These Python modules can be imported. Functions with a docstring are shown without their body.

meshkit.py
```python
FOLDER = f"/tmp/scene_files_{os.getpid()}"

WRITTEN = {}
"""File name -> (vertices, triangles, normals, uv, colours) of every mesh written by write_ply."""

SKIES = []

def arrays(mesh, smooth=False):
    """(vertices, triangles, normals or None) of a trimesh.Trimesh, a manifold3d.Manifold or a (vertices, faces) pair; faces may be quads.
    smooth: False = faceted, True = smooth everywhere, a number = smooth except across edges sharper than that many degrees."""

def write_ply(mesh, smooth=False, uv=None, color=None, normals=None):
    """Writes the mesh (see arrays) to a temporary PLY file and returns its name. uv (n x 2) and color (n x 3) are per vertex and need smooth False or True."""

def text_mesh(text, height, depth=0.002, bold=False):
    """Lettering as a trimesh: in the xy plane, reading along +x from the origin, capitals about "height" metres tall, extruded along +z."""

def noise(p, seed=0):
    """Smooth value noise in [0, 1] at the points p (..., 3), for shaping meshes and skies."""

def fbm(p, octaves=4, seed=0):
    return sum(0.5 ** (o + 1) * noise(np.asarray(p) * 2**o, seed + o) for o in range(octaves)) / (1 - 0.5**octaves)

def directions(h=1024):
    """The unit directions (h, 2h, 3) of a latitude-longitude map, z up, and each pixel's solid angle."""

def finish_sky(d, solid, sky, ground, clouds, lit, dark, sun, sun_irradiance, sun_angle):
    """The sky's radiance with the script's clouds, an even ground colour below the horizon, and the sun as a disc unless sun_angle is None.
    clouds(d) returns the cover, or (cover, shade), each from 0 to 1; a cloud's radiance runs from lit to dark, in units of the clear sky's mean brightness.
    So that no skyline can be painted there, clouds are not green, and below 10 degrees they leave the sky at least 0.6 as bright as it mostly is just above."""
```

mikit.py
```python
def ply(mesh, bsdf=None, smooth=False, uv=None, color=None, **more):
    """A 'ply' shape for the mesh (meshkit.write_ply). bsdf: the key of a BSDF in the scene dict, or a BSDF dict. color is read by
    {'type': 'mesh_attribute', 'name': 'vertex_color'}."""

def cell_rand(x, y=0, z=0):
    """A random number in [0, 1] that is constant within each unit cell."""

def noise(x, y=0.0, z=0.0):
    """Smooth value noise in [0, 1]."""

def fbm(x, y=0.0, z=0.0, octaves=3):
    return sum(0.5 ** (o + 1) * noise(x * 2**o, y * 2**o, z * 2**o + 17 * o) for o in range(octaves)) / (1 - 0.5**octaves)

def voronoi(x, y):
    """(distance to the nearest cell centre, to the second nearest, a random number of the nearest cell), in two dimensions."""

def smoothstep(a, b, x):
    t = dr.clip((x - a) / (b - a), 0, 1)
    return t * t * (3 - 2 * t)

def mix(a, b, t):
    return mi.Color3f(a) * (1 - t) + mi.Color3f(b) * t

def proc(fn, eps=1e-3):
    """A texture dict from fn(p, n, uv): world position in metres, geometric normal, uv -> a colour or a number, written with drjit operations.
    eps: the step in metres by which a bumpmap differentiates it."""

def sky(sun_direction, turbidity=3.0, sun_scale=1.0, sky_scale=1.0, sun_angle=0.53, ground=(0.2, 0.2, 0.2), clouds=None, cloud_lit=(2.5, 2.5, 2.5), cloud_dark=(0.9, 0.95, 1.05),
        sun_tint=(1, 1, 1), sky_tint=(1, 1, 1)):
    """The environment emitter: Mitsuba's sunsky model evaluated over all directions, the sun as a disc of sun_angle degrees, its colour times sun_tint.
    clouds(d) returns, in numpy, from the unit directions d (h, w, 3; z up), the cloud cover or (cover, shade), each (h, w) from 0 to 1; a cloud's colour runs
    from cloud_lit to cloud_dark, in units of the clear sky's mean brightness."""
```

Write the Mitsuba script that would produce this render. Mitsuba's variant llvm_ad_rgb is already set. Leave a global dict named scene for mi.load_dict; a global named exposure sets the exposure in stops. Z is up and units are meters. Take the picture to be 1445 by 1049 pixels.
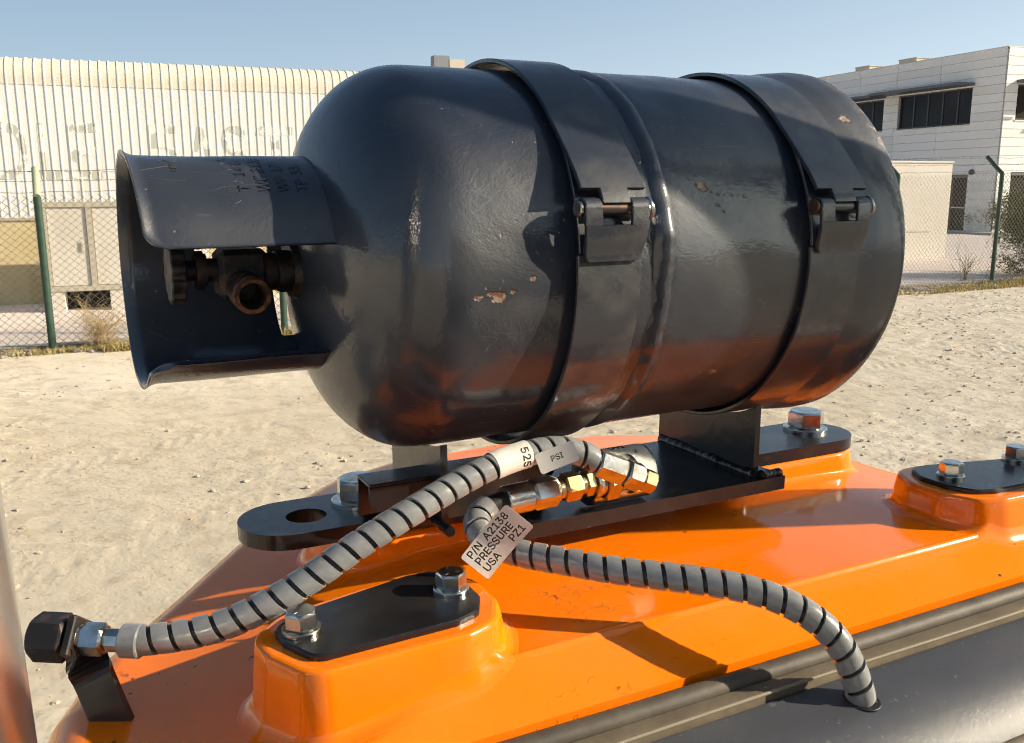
import math, random
import numpy as np, trimesh, manifold3d as m3, mitsuba as mi, drjit as dr
import shapely.geometry as sg
import mikit, meshkit
from mikit import noise, fbm, smoothstep, mix, voronoi, cell_rand

# ------------------------------------------------------------------ camera, sky, exposure
T = mi.ScalarTransform4f
CAM = np.array([-0.3244, -0.6914, 1.9000])
FWD = np.array([0.44596, 0.87300, -0.19746])
UP = np.array([0.09413, 0.17364, 0.98030])
exposure = 2.5
SUN_AZ, SUN_EL = math.radians(-29), math.radians(24)
SUN = [math.cos(SUN_EL) * math.cos(SUN_AZ), math.cos(SUN_EL) * math.sin(SUN_AZ), math.sin(SUN_EL)]
scene, labels = {"type": "scene"}, {}
scene["camera"] = {"type": "perspective", "fov": 58.566, "fov_axis": "x", "near_clip": 0.02, "far_clip": 2000.0,
                   "to_world": T().look_at(origin=CAM.tolist(), target=(CAM + FWD).tolist(), up=UP.tolist())}
scene["sky"] = mikit.sky(SUN, turbidity=4.5, clouds=lambda d: np.clip(0.5 * np.exp(-np.clip(d[..., 2], 0, 1) / 0.22) * (0.72 + 0.6 * (d[..., 0] * math.cos(SUN_AZ) + d[..., 1] * math.sin(SUN_AZ))), 0, 1), cloud_lit=(3.5, 4.0, 4.45), ground=(0.33, 0.28, 0.2), sun_scale=1.22, sky_scale=0.66, sun_tint=(0.89, 1.01, 1.24), sky_tint=(0.91, 1.0, 1.10))
rng = np.random.default_rng(7)
A = 1.8434            # height of the gas cylinder's axis; forklift parts are written relative to it

# ------------------------------------------------------------------ materials
def rgb(*c): return {"type": "rgb", "value": list(c)}
def pr(name, color, rough=0.4, spec=0.5, bump=None, bscale=1.0, eps=1e-3, metallic=0.0, cc=0.0, ccg=0.9, two=True):
    b = {"type": "principled", "base_color": color if isinstance(color, dict) else rgb(*color),
         "roughness": rough, "specular": spec}
    if metallic: b["metallic"] = metallic
    if cc: b["clearcoat"] = cc; b["clearcoat_gloss"] = ccg
    if bump is not None:
        b = {"type": "bumpmap", "bump": mikit.proc(bump, eps), "scale": bscale, "bsdf": b}
    scene["mat_" + name] = {"type": "twosided", "bsdf": b} if two else b
    return name

def N3(p, s, o=2): return fbm(p.x * s, p.y * s, p.z * s, o)

# chips in the cylinder paint: (x, y, z, radius)
CHIPS = [(-0.056, -0.146, -0.015, .0058), (-0.062, -0.146, -0.013, .0030), (-0.0705, -0.145, -0.0145, .0036), (-0.082, -0.143, -0.011, .002), (-0.045, -0.147, -0.012, .002),
         (0.1155, -0.1385, 0.0578, .0045), (0.118, -0.1395, 0.0545, .0035), (0.124, -0.14, 0.0525, .0016), (0.130, -0.141, 0.051, .0014), (0.136, -0.141, 0.0505, .0013), (0.143, -0.141, 0.0505, .0015), (0.150, -0.141, 0.050, .0013), (0.156, -0.1415, 0.0495, .0015), (0.128, -0.144, 0.043, .0018), (0.133, -0.145, 0.038, .0015), (-0.03, -0.147, -0.004, .0025), (0.285, -0.115, 0.112, .005),
         (0.30, -0.12, 0.10, .004), (0.29, -0.135, 0.075, .003), (0.305, -0.13, 0.08, .004), (0.175, -0.14, -0.045, .003), (0.15, -0.12, -0.09, .004), (-0.06, -0.14, 0.05, .0016)]
def chipmask(p):
    q = mi.Point3f(p.x, p.y, p.z - A)
    wob = 0.15 + 1.35 * N3(q, 330, 3)
    m = mi.Float(0)
    for x, y, z, r in CHIPS:
        d = dr.sqrt(dr.square((q.x - x) * 0.8) + dr.square(q.y - y) + dr.square((q.z - z) * 1.2))
        m = dr.maximum(m, smoothstep(1.05, 0.85, d / (r * wob)))
    small = smoothstep(0.83, 0.86, N3(q, 230, 2)) * smoothstep(0.5, 0.62, N3(q, 17, 2))
    endwear = smoothstep(0.302, 0.318, q.x) * smoothstep(0.47, 0.58, N3(q, 150, 3)) * smoothstep(-0.02, 0.05, q.z)
    return dr.clip(m + small * 0.6 + endwear * 0.8, 0, 1)
def tank_color(p, n, uv):
    m = chipmask(p)
    rust = mix((0.09, 0.03, 0.012), (0.22, 0.16, 0.10), smoothstep(0.4, 0.7, N3(p, 260, 2)))
    dust = smoothstep(0.3, 0.75, N3(p, 14, 3)) * 0.28
    q = mi.Point3f(p.x, p.y, p.z - A)
    line = smoothstep(0.010, 0.003, dr.abs(fbm(q.x * 26, q.y * 85, q.z * 85, 2) - 0.5)) * smoothstep(0.60, 0.66, N3(q, 22, 2))
    dust = dust + 0.12 * smoothstep(0.5, 0.95, n.z)
    c = mix(mix((0.006, 0.0115, 0.0245), (0.085, 0.085, 0.083), dust), (0.16, 0.15, 0.13), line * 0.22)
    return mix(c, rust, m)
def tank_rough(p, n, uv):
    return 0.42 + 0.14 * smoothstep(0.35, 0.7, N3(p, 9, 3)) + 0.3 * chipmask(p)
def tank_bump(p, n, uv):
    return 0.0003 * N3(p, 24, 2) + 0.00013 * N3(p, 260, 2) + 0.0001 * noise(p.x * 900, p.y * 900, p.z * 900) - 0.0006 * chipmask(p)
def gloss_paint(name, color, bump, eps, r0, r1, weight, spec=(1.75, 1.85)):
    """sprayed enamel: a glossy coat with dull, over-sprayed and rubbed areas."""
    one = lambda r, eta: {"type": "principled", "base_color": mikit.proc(color), "roughness": r, "eta": eta}
    scene["mat_" + name] = {"type": "twosided", "bsdf": {"type": "bumpmap", "bump": mikit.proc(bump, eps), "scale": 1.0,
        "bsdf": {"type": "blendbsdf", "weight": mikit.proc(weight), "a": one(r0, spec[0]), "b": one(r1, spec[1])}}}
gloss_paint("tank_paint", tank_color, tank_bump, 4e-4, 0.09, 0.52, lambda p, n, uv: dr.clip(0.33 + 0.35 * smoothstep(0.35, 0.7, N3(p, 9, 3)) + 0.6 * chipmask(p), 0, 1))
gloss_paint("strap_paint", lambda p, n, uv: mix((0.006, 0.0105, 0.021), (0.085, 0.083, 0.078), smoothstep(0.4, 0.8, N3(p, 30, 3)) * 0.5),
            lambda p, n, uv: 0.00016 * N3(p, 220, 2) + 0.00006 * noise(p.x * 900, p.y * 900, p.z * 900), 4e-4, 0.11, 0.5, lambda p, n, uv: 0.4 + 0.4 * smoothstep(0.35, 0.7, N3(p, 14, 3)))
pr("worn_steel", mikit.proc(lambda p, n, uv: mix((0.055, 0.05, 0.046), (0.15, 0.06, 0.025), smoothstep(0.5, 0.72, N3(p, 150, 3)))), 0.38, 0.5, metallic=0.6)
pr("plate_paint", mikit.proc(lambda p, n, uv: mix((0.011, 0.011, 0.013), (0.05, 0.045, 0.038), smoothstep(0.5, 0.85, N3(p, 25, 3)) * 0.35)), 0.24, 0.5,
   lambda p, n, uv: 0.00018 * N3(p, 120, 2), 1.0, 5e-4)
pr("valve_black", mikit.proc(lambda p, n, uv: mix((0.012, 0.011, 0.011), (0.06, 0.03, 0.018), smoothstep(0.45, 0.75, N3(p, 90, 3)))), 0.5, 0.4)
pr("rusty_iron", mikit.proc(lambda p, n, uv: mix((0.03, 0.014, 0.009), (0.17, 0.065, 0.028), smoothstep(0.35, 0.7, N3(p, 160, 3)))), 0.7, 0.3)
def orange_color(p, n, uv):
    speck = smoothstep(0.835, 0.86, N3(p, 150, 2)) * smoothstep(0.42, 0.56, N3(p, 6, 2))
    dust = smoothstep(0.4, 0.8, N3(p, 11, 3)) * 0.10
    c = mix((0.92, 0.2, 0.0015), (0.6, 0.33, 0.13), dust)
    near = smoothstep(0.12, 0.05, dr.sqrt(dr.square(p.x + 0.03) + dr.square(p.y + 0.21))) 
    scr = smoothstep(0.010, 0.003, dr.abs(N3(p, 95, 2) - 0.5)) * smoothstep(0.60, 0.64, N3(p, 30, 2)) * near * 0.8
    return mix(c, (0.09, 0.035, 0.02), dr.clip(speck + scr, 0, 1))
pr("orange_paint", mikit.proc(orange_color), mikit.proc(lambda p, n, uv: 0.08 + 0.07 * N3(p, 12, 2)), 0.5,
   lambda p, n, uv: 0.0003 * N3(p, 26, 2) + 0.00006 * N3(p, 170, 2), 1.0, 6e-4)
def zinc(p, n, uv):
    return mix((0.62, 0.63, 0.62), (0.45, 0.42, 0.34), smoothstep(0.4, 0.75, N3(p, 120, 3)))
pr("zinc", mikit.proc(zinc), 0.22, 0.5, lambda p, n, uv: 0.00008 * N3(p, 500, 2), 1.0, 3e-4, metallic=1.0)
pr("yellow_zinc", mikit.proc(lambda p, n, uv: mix((0.60, 0.50, 0.31), (0.44, 0.33, 0.17), N3(p, 140, 3))), 0.25, 0.5, metallic=1.0)
pr("spiral_plastic", mikit.proc(lambda p, n, uv: mix((0.15, 0.157, 0.162), (0.28, 0.285, 0.285), N3(p, 55, 3) * 0.6 + 0.4 * N3(p, 400, 2))), 0.23, 0.8,
   lambda p, n, uv: 0.00025 * N3(p, 170, 3), 1.0, 4e-4)
pr("hose_rubber", (0.012, 0.012, 0.012), 0.45, 0.45)
def hood_color(p, n, uv):
    speck = smoothstep(0.80, 0.84, N3(p, 300, 2))
    d = smoothstep(0.3, 0.8, N3(p, 8, 3))
    return mix(mix((0.048, 0.053, 0.066), (0.075, 0.079, 0.088), d), (0.2, 0.19, 0.17), speck * 0.35)
pr("hood_paint", mikit.proc(hood_color), mikit.proc(lambda p, n, uv: 0.46 + 0.08 * N3(p, 10, 2)), 0.5,
   lambda p, n, uv: 0.00010 * N3(p, 260, 2) + 0.00006 * noise(p.x * 1100, p.y * 1100, p.z * 1100), 1.0, 3e-4)
pr("seal_rubber", mikit.proc(lambda p, n, uv: mix((0.10, 0.083, 0.06), (0.20, 0.165, 0.115), N3(p, 45, 3))), 0.75, 0.3, lambda p, n, uv: 0.0003 * N3(p, 200, 2), 1.0, 4e-4)
pr("seal_dark", mikit.proc(lambda p, n, uv: mix((0.045, 0.04, 0.034), (0.11, 0.092, 0.07), N3(p, 45, 3))), 0.6, 0.4, lambda p, n, uv: 0.0003 * N3(p, 200, 2), 1.0, 4e-4)
pr("seal_pale", (0.24, 0.205, 0.15), 0.7)
pr("paper", mikit.proc(lambda p, n, uv: mix((0.74, 0.72, 0.67), (0.6, 0.57, 0.5), N3(p, 70, 3))), 0.5, 0.4)
pr("ink", (0.02, 0.02, 0.02), 0.5)
pr("dull_paint_mark", (0.055, 0.055, 0.052), 0.45)
pr("pillar_paint", mikit.proc(lambda p, n, uv: mix((0.62, 0.60, 0.56), (0.42, 0.41, 0.39), N3(p, 20, 3))), 0.24, 0.5, metallic=0.8)
# background
def sand_color(p, n, uv):
    a = N3(p, 0.9, 3); b = N3(p, 6.5, 3); c = N3(p, 34, 2)
    base = mix((0.53, 0.465, 0.36), (0.59, 0.53, 0.43), a)
    base = mix(base, (0.47, 0.40, 0.29), smoothstep(0.42, 0.72, N3(p, 0.28, 3)) * 0.55)
    base = mix(base, (0.35, 0.275, 0.18), smoothstep(0.5, 0.75, b) * 0.35)
    return mix(base, (0.24, 0.185, 0.12), smoothstep(0.66, 0.78, c) * 0.35)
pr("sand", mikit.proc(sand_color), 0.95, 0.1, lambda p, n, uv: 0.006 * N3(p, 11, 3) + 0.004 * N3(p, 48, 2), 1.0, 3e-3)
pr("clod", mikit.proc(lambda p, n, uv: mix((0.42, 0.345, 0.24), (0.55, 0.47, 0.36), N3(p, 9, 2))), 0.95, 0.1)
pr("pale_stone", (0.62, 0.58, 0.5), 0.9, 0.2)
def pave_color(p, n, uv):
    c = mix((0.50, 0.42, 0.37), (0.58, 0.52, 0.47), N3(p, 2.5, 3))
    j = dr.maximum(smoothstep(0.42, 0.5, dr.abs(p.x * 5 - dr.floor(p.x * 5) - 0.5)), smoothstep(0.42, 0.5, dr.abs(p.y * 10 - dr.floor(p.y * 10) - 0.5)))
    return mix(c, (0.38, 0.33, 0.29), j * 0.5)
pr("paving", mikit.proc(pave_color), 0.9, 0.2)
pr("kerb_concrete", mikit.proc(lambda p, n, uv: mix((0.26, 0.25, 0.235), (0.36, 0.34, 0.31), N3(p, 6, 3))), 0.9, 0.2)
def clad_color(p, n, uv):
    s = N3(p, 0.7, 2)
    streak = smoothstep(0.45, 0.8, fbm(p.x * 7, p.y * 7, p.z * 0.5, 3))
    return mix(mix((0.73, 0.73, 0.70), (0.68, 0.68, 0.655), s), (0.60, 0.55, 0.45), streak * 0.3)
pr("cladding", mikit.proc(clad_color), 0.55, 0.3)
pr("eave_cladding", mikit.proc(lambda p, n, uv: mix((0.70, 0.66, 0.57), (0.66, 0.60, 0.48), fbm(p.x * 8, p.y * 8, p.z * 0.7, 3))), 0.55, 0.3)
pr("ghost_paint", mikit.proc(lambda p, n, uv: mix((0.73, 0.715, 0.67), (0.46, 0.465, 0.42), smoothstep(0.48, 0.57, fbm(p.x * 7 + 3, p.y * 7, p.z * 4.5, 4)))), 0.7, 0.3)
pr("yellow_wall", mikit.proc(lambda p, n, uv: mix((0.62, 0.52, 0.30), (0.54, 0.44, 0.25), N3(p, 3, 3))), 0.9, 0.2)
pr("rail_metal", (0.46, 0.42, 0.33), 0.6)
pr("white_steel", mikit.proc(lambda p, n, uv: mix((0.70, 0.66, 0.58), (0.58, 0.52, 0.43), fbm(p.x * 4, p.y * 4, p.z * 1.5, 3))), 0.55, 0.3)
pr("dark_void", (0.03, 0.026, 0.022), 0.9, 0.1)
pr("office_panel", mikit.proc(lambda p, n, uv: mix((0.78, 0.76, 0.72), (0.72, 0.70, 0.66), fbm(p.x * 0.6, p.y * 0.6, p.z * 0.9, 2))), 0.5, 0.4)
pr("office_panel_worn", mikit.proc(lambda p, n, uv: mix((0.72, 0.70, 0.66), (0.66, 0.64, 0.6), fbm(p.x * 0.6, p.y * 0.6, p.z * 0.9, 2))), 0.5, 0.4)
pr("joint_grey", (0.36, 0.35, 0.33), 0.9, 0.1)
pr("awning_grey", (0.10, 0.11, 0.125), 0.45, 0.4)
pr("window_glass", mikit.proc(lambda p, n, uv: mix((0.012, 0.014, 0.018), (0.03, 0.032, 0.036), noise(p.x * 1.3, p.y * 1.3, p.z * 1.3))), 0.1, 0.12)
pr("frame_grey", (0.045, 0.045, 0.05), 0.4)
pr("sill_white", (0.6, 0.58, 0.52), 0.6)
pr("plaster_white", mikit.proc(lambda p, n, uv: mix((0.68, 0.64, 0.57), (0.60, 0.55, 0.47), N3(p, 1.4, 3))), 0.9, 0.2)
pr("post_green", mikit.proc(lambda p, n, uv: mix((0.018, 0.055, 0.038), (0.05, 0.08, 0.055), N3(p, 16, 3))), 0.45, 0.4)
pr("post_pale", (0.38, 0.40, 0.27), 0.6)
pr("wire", (0.13, 0.125, 0.10), 0.6, 0.4)
pr("dry_twig", mikit.proc(lambda p, n, uv: mix((0.36, 0.26, 0.13), (0.5, 0.39, 0.22), N3(p, 9, 2))), 0.9, 0.1)
pr("dry_grass", mikit.proc(lambda p, n, uv: mix((0.34, 0.27, 0.09), (0.46, 0.36, 0.17), N3(p, 3, 2))), 0.9, 0.1)
pr("shrub_leaf", mikit.proc(lambda p, n, uv: mix((0.085, 0.11, 0.035), (0.15, 0.14, 0.055), N3(p, 5, 2))), 0.8, 0.2)
pr("shrub_wood", (0.12, 0.085, 0.05), 0.9, 0.1)
pr("far_grey", (0.22, 0.23, 0.25), 0.8)
pr("far_cream", (0.56, 0.5, 0.4), 0.8)

# ------------------------------------------------------------------ mesh helpers
def tri(v, f): return trimesh.Trimesh(np.asarray(v, float), np.asarray(f), process=False)
def cat(*ms): return trimesh.util.concatenate([m for m in ms])
def q2t(q):
    q = np.asarray(q); return np.vstack([q[:, [0, 1, 2]], q[:, [0, 2, 3]]])
def grid_faces(nu, nv, cu=False, cv=False):
    i, j = np.meshgrid(np.arange(nu if cu else nu - 1), np.arange(nv if cv else nv - 1), indexing="ij")
    a = i * nv + j; b = ((i + 1) % nu) * nv + j; c = ((i + 1) % nu) * nv + (j + 1) % nv; d = i * nv + (j + 1) % nv
    return q2t(np.stack([a, b, c, d], -1).reshape(-1, 4))
def box(x0, x1, y0, y1, z0, z1, b=0.0):
    if b <= 0:
        return trimesh.creation.box(bounds=[[x0, y0, z0], [x1, y1, z1]])
    P = []
    for sx in (0, 1):
        for sy in (0, 1):
            for sz in (0, 1):
                c = np.array([[x0, x1][sx], [y0, y1][sy], [z0, z1][sz]], float)
                d = np.array([1 - 2 * sx, 1 - 2 * sy, 1 - 2 * sz]) * b
                for k in range(3):
                    q = c + d; q[k] = c[k]; P.append(q)
    return trimesh.convex.convex_hull(np.array(P))
def rot_to(d):
    """4x4 that takes +z to d."""
    d = np.asarray(d, float) / np.linalg.norm(d)
    up = np.array([0, 0, 1.0]) if abs(d[2]) < 0.95 else np.array([0, 1.0, 0])
    x = np.cross(up, d); x /= np.linalg.norm(x); y = np.cross(d, x)
    M = np.eye(4); M[:3, 0], M[:3, 1], M[:3, 2] = x, y, d
    return M
def place(m, at=(0, 0, 0), d=None, spin=0.0):
    m = m.copy()
    if spin: m.apply_transform(trimesh.transformations.rotation_matrix(spin, [0, 0, 1]))
    if d is not None: m.apply_transform(rot_to(d))
    m.apply_translation(at); return m
def lathe(prof, n=64):
    """prof [(r, z)] about +z; sharp edges come from the smoothing angle."""
    prof = np.asarray(prof, float); t = np.arange(n) / n * 2 * np.pi
    v = np.stack([prof[:, None, 0] * np.cos(t), prof[:, None, 0] * np.sin(t), np.repeat(prof[:, 1:2], n, 1)], -1).reshape(-1, 3)
    f = grid_faces(len(prof), n, cv=True)
    return tri(v, f[:, ::-1] if False else f)
def lathe_x(prof, n=160):
    """prof [(x, r)] about the x axis."""
    m = lathe([(r, x) for x, r in prof], n)
    v = m.vertices; return tri(np.stack([v[:, 2], v[:, 0], v[:, 1]], -1), m.faces)
def hexnut(af, h, ch=0.12):
    R = af / math.sqrt(3); P = []
    for k in range(6):
        a = k * math.pi / 3; P += [(R * math.cos(a), R * math.sin(a), h * ch), (R * math.cos(a), R * math.sin(a), h * (1 - ch))]
    for k in range(36):
        a = k * math.pi / 18
        for z in (0, h): P.append((af * 0.47 * math.cos(a), af * 0.47 * math.sin(a), z))
    return trimesh.convex.convex_hull(np.array(P))
def frames(P):
    P = np.asarray(P, float); t = np.gradient(P, axis=0); t /= np.linalg.norm(t, axis=1, keepdims=True)
    n = np.cross(t[0], [0, 0, 1.0]);
    if np.linalg.norm(n) < 0.1: n = np.cross(t[0], [1.0, 0, 0])
    n /= np.linalg.norm(n); Ns = [n]
    for i in range(1, len(P)):
        n = Ns[-1] - t[i] * (Ns[-1] @ t[i]); n /= np.linalg.norm(n); Ns.append(n)
    Ns = np.array(Ns); return t, Ns, np.cross(t, Ns)
def tube(P, r, n=10, cap=True):
    P = np.asarray(P, float); t, N, B = frames(P); r = np.broadcast_to(r, len(P))
    a = np.arange(n) / n * 2 * np.pi
    v = (P[:, None] + r[:, None, None] * (np.cos(a)[None, :, None] * N[:, None] + np.sin(a)[None, :, None] * B[:, None])).reshape(-1, 3)
    f = grid_faces(len(P), n, cv=True)
    if cap:
        v = np.vstack([v, P[:1], P[-1:]]); k = np.arange(n); e = len(P) * n
        f = np.vstack([f, np.stack([k, (k + 1) % n, k * 0 + e], 1), np.stack([k + e - n, k * 0 + e + 1, (k + 1) % n + e - n], 1)])
    return tri(v, f)
def spline(P, n):
    from scipy.interpolate import CubicSpline
    P = np.asarray(P, float); s = np.r_[0, np.cumsum(np.linalg.norm(np.diff(P, axis=0), axis=1))]
    c = CubicSpline(s, P); q = c(np.linspace(0, s[-1], n * 4))
    s2 = np.r_[0, np.cumsum(np.linalg.norm(np.diff(q, axis=0), axis=1))]
    return np.stack([np.interp(np.linspace(0, s2[-1], n), s2, q[:, k]) for k in range(3)], 1)
def loft(poly, levels):
    """poly: shapely Polygon; levels [(inset, z)]: stacked outlines with equal vertex counts, capped top."""
    base = np.array(poly.exterior.coords)[:-1]
    ring = sg.LinearRing(base); n = max(len(base), int(ring.length / 0.003))
    P = np.array([ring.interpolate(k / n, normalized=True).coords[0] for k in range(n)])
    if sg.Polygon(P).exterior.is_ccw is False: P = P[::-1]
    d = np.roll(P, -1, 0) - np.roll(P, 1, 0); nn = np.stack([d[:, 1], -d[:, 0]], 1); nn /= np.linalg.norm(nn, axis=1, keepdims=True)
    v = np.vstack([np.c_[P - nn * i, np.full(n, z)] for i, z in levels]); f = grid_faces(len(levels), n, cv=True)
    out = [tri(v, f)]
    for k, flip in ((0, True), (len(levels) - 1, False)):
        i, z = levels[k]; vv, ff = trimesh.creation.triangulate_polygon(sg.Polygon(P - nn * i).buffer(0), engine="earcut")
        vv = np.c_[vv, np.full(len(vv), z)]; out.append(tri(vv, ff[:, ::-1] if flip else ff))
    return cat(*out)
def to_man(m):
    m = m.copy(); m.merge_vertices(); 
    return m3.Manifold(m3.Mesh(np.asarray(m.vertices, np.float32), np.asarray(m.faces, np.uint32)))
def from_man(M):
    k = M.to_mesh(); return tri(k.vert_properties[:, :3], k.tri_verts)
def put(key, mesh, bsdf, smooth=30, lift=True, **more):
    m = mesh.copy()
    if lift: m.apply_translation([0, 0, A])
    scene[key] = mikit.ply(m, "mat_" + bsdf, smooth=smooth, **more)
def tag(key, label, cat_=None, group=None, kind=None):
    labels[key] = {"label": label}
    if cat_: labels[key]["category"] = cat_
    if group: labels[key]["group"] = group
    if kind: labels[key]["kind"] = kind
def struct(key, kind="structure", label=None, cat_=None):
    labels[key] = {"kind": kind}
    if label: labels[key]["label"] = label
    if cat_: labels[key]["category"] = cat_
USED = {}
def num(key):
    k = USED.get(key, 0); USED[key] = k + 1
    return key if k == 0 else f"{key}_{k:03d}"
def text(s, h, depth=0.0003, bold=True): return meshkit.text_mesh(s, h, depth, bold)
def basis(m, o, ex, ey, ez):
    M = np.eye(4); M[:3, 0], M[:3, 1], M[:3, 2], M[:3, 3] = ex, ey, ez, o
    m = m.copy(); m.apply_transform(M); return m

# ------------------------------------------------------------------ ground and yard
GA = math.radians(-6)                      # the yard's buildings all follow this line
GU, GN = np.array([math.cos(GA), math.sin(GA)]), np.array([math.sin(GA), -math.cos(GA)])     # along, and out towards the camera
FA = np.array([-0.3157, 11.4818]); FB = np.array([16.3325, 11.0546]); FD = (FB - FA) / np.linalg.norm(FB - FA); FNORM = np.array([-FD[1], FD[0]])
def ground_z(x, y):
    p = np.stack([x, y, x * 0], -1)
    h = 0.04 * (meshkit.fbm(p * 0.55, 3, 1) - 0.5) + 0.02 * (meshkit.fbm(p * 2.1, 3, 2) - 0.5)
    st = np.stack([x * 2.0 - y * 0.7, x * 1.8 + y * 6.5, x * 0], -1)
    churn = np.clip((meshkit.fbm(p * 0.8 + 5, 2, 8) - 0.36) * 3.6, 0, 1)
    rid = 1 - np.abs(2 * meshkit.fbm(st * 1.7, 3, 3) - 1)
    h += churn * (0.022 * np.clip(rid - 0.62, 0, 1) + 0.022 * (meshkit.fbm(st * 3.6, 2, 4) - 0.5))
    clod = meshkit.noise(p * 15, 5)
    h += 0.022 * np.clip(clod - 0.72, 0, 1) * churn + 0.007 * (meshkit.noise(p * 9, 6) - 0.5)
    # tyre tracks: chevron lugs along a few lines
    for (ax, ay, bx, by, w, dep) in ((-1.2, 5.9, 3.5, 7.9, .22, .018), (-1.6, 7.5, 2.5, 9.1, .2, .014), (-1.1, 4.0, 1.2, 5.2, .17, .016), (6, 7.9, 14, 8.4, .24, .018), (5, 6.2, 13, 6.2, .24, .016)):
        d = np.array([bx - ax, by - ay]); L = np.linalg.norm(d); d /= L
        s = (x - ax) * d[0] + (y - ay) * d[1]; t = -(x - ax) * d[1] + (y - ay) * d[0]
        m = np.clip((w - np.abs(t)) / 0.04, 0, 1) * np.clip(s / 0.3, 0, 1) * np.clip((L - s) / 0.3, 0, 1) * (meshkit.noise(np.stack([s * 1.3, t * 0 + ax, t * 0], -1), 9) > 0.3)
        h += 0.4 * m * (0.25 + meshkit.noise(np.stack([s * 3, t * 9, t * 0], -1), 19)) * (dep * np.sign(np.sin((s + np.abs(t) * 0.8) * 2 * np.pi / 0.13)) * 0.6 - 0.4 * dep)
    far = np.clip((np.abs((x - FA[0]) * FNORM[0] + (y - FA[1]) * FNORM[1])) / 0.6, 0, 1)
    return h * (0.25 + 0.75 * far)
gx = np.r_[-400, -150, -60, -25, -12, -7, np.arange(-4.2, 18.0, 0.036), np.arange(18.1, 22, .2), 25, 30, 45, 80, 150, 400]
gy = np.r_[-400, -120, -40, -12, -4, -1, 0.6, np.arange(1.4, 11.6, 0.034), 12.0, 13, 16, 22, 40, 90, 180, 500]
GX, GY = np.meshgrid(gx, gy, indexing="ij")
near = ((GX > -4.3) & (GX < 22) & (GY > 1.3) & (GY < 12.2))
GZ = np.where(near, ground_z(GX, GY), 0.0)
behind = ((GX - FA[0]) * FNORM[0] + (GY - FA[1]) * FNORM[1]) > 0.15
GZ = np.where(behind, -0.06, GZ)
gm = tri(np.stack([GX, GY, GZ], -1).reshape(-1, 3), grid_faces(len(gx), len(gy)))
put("sandy_ground", gm, "sand", True, lift=False); struct("sandy_ground")

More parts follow.
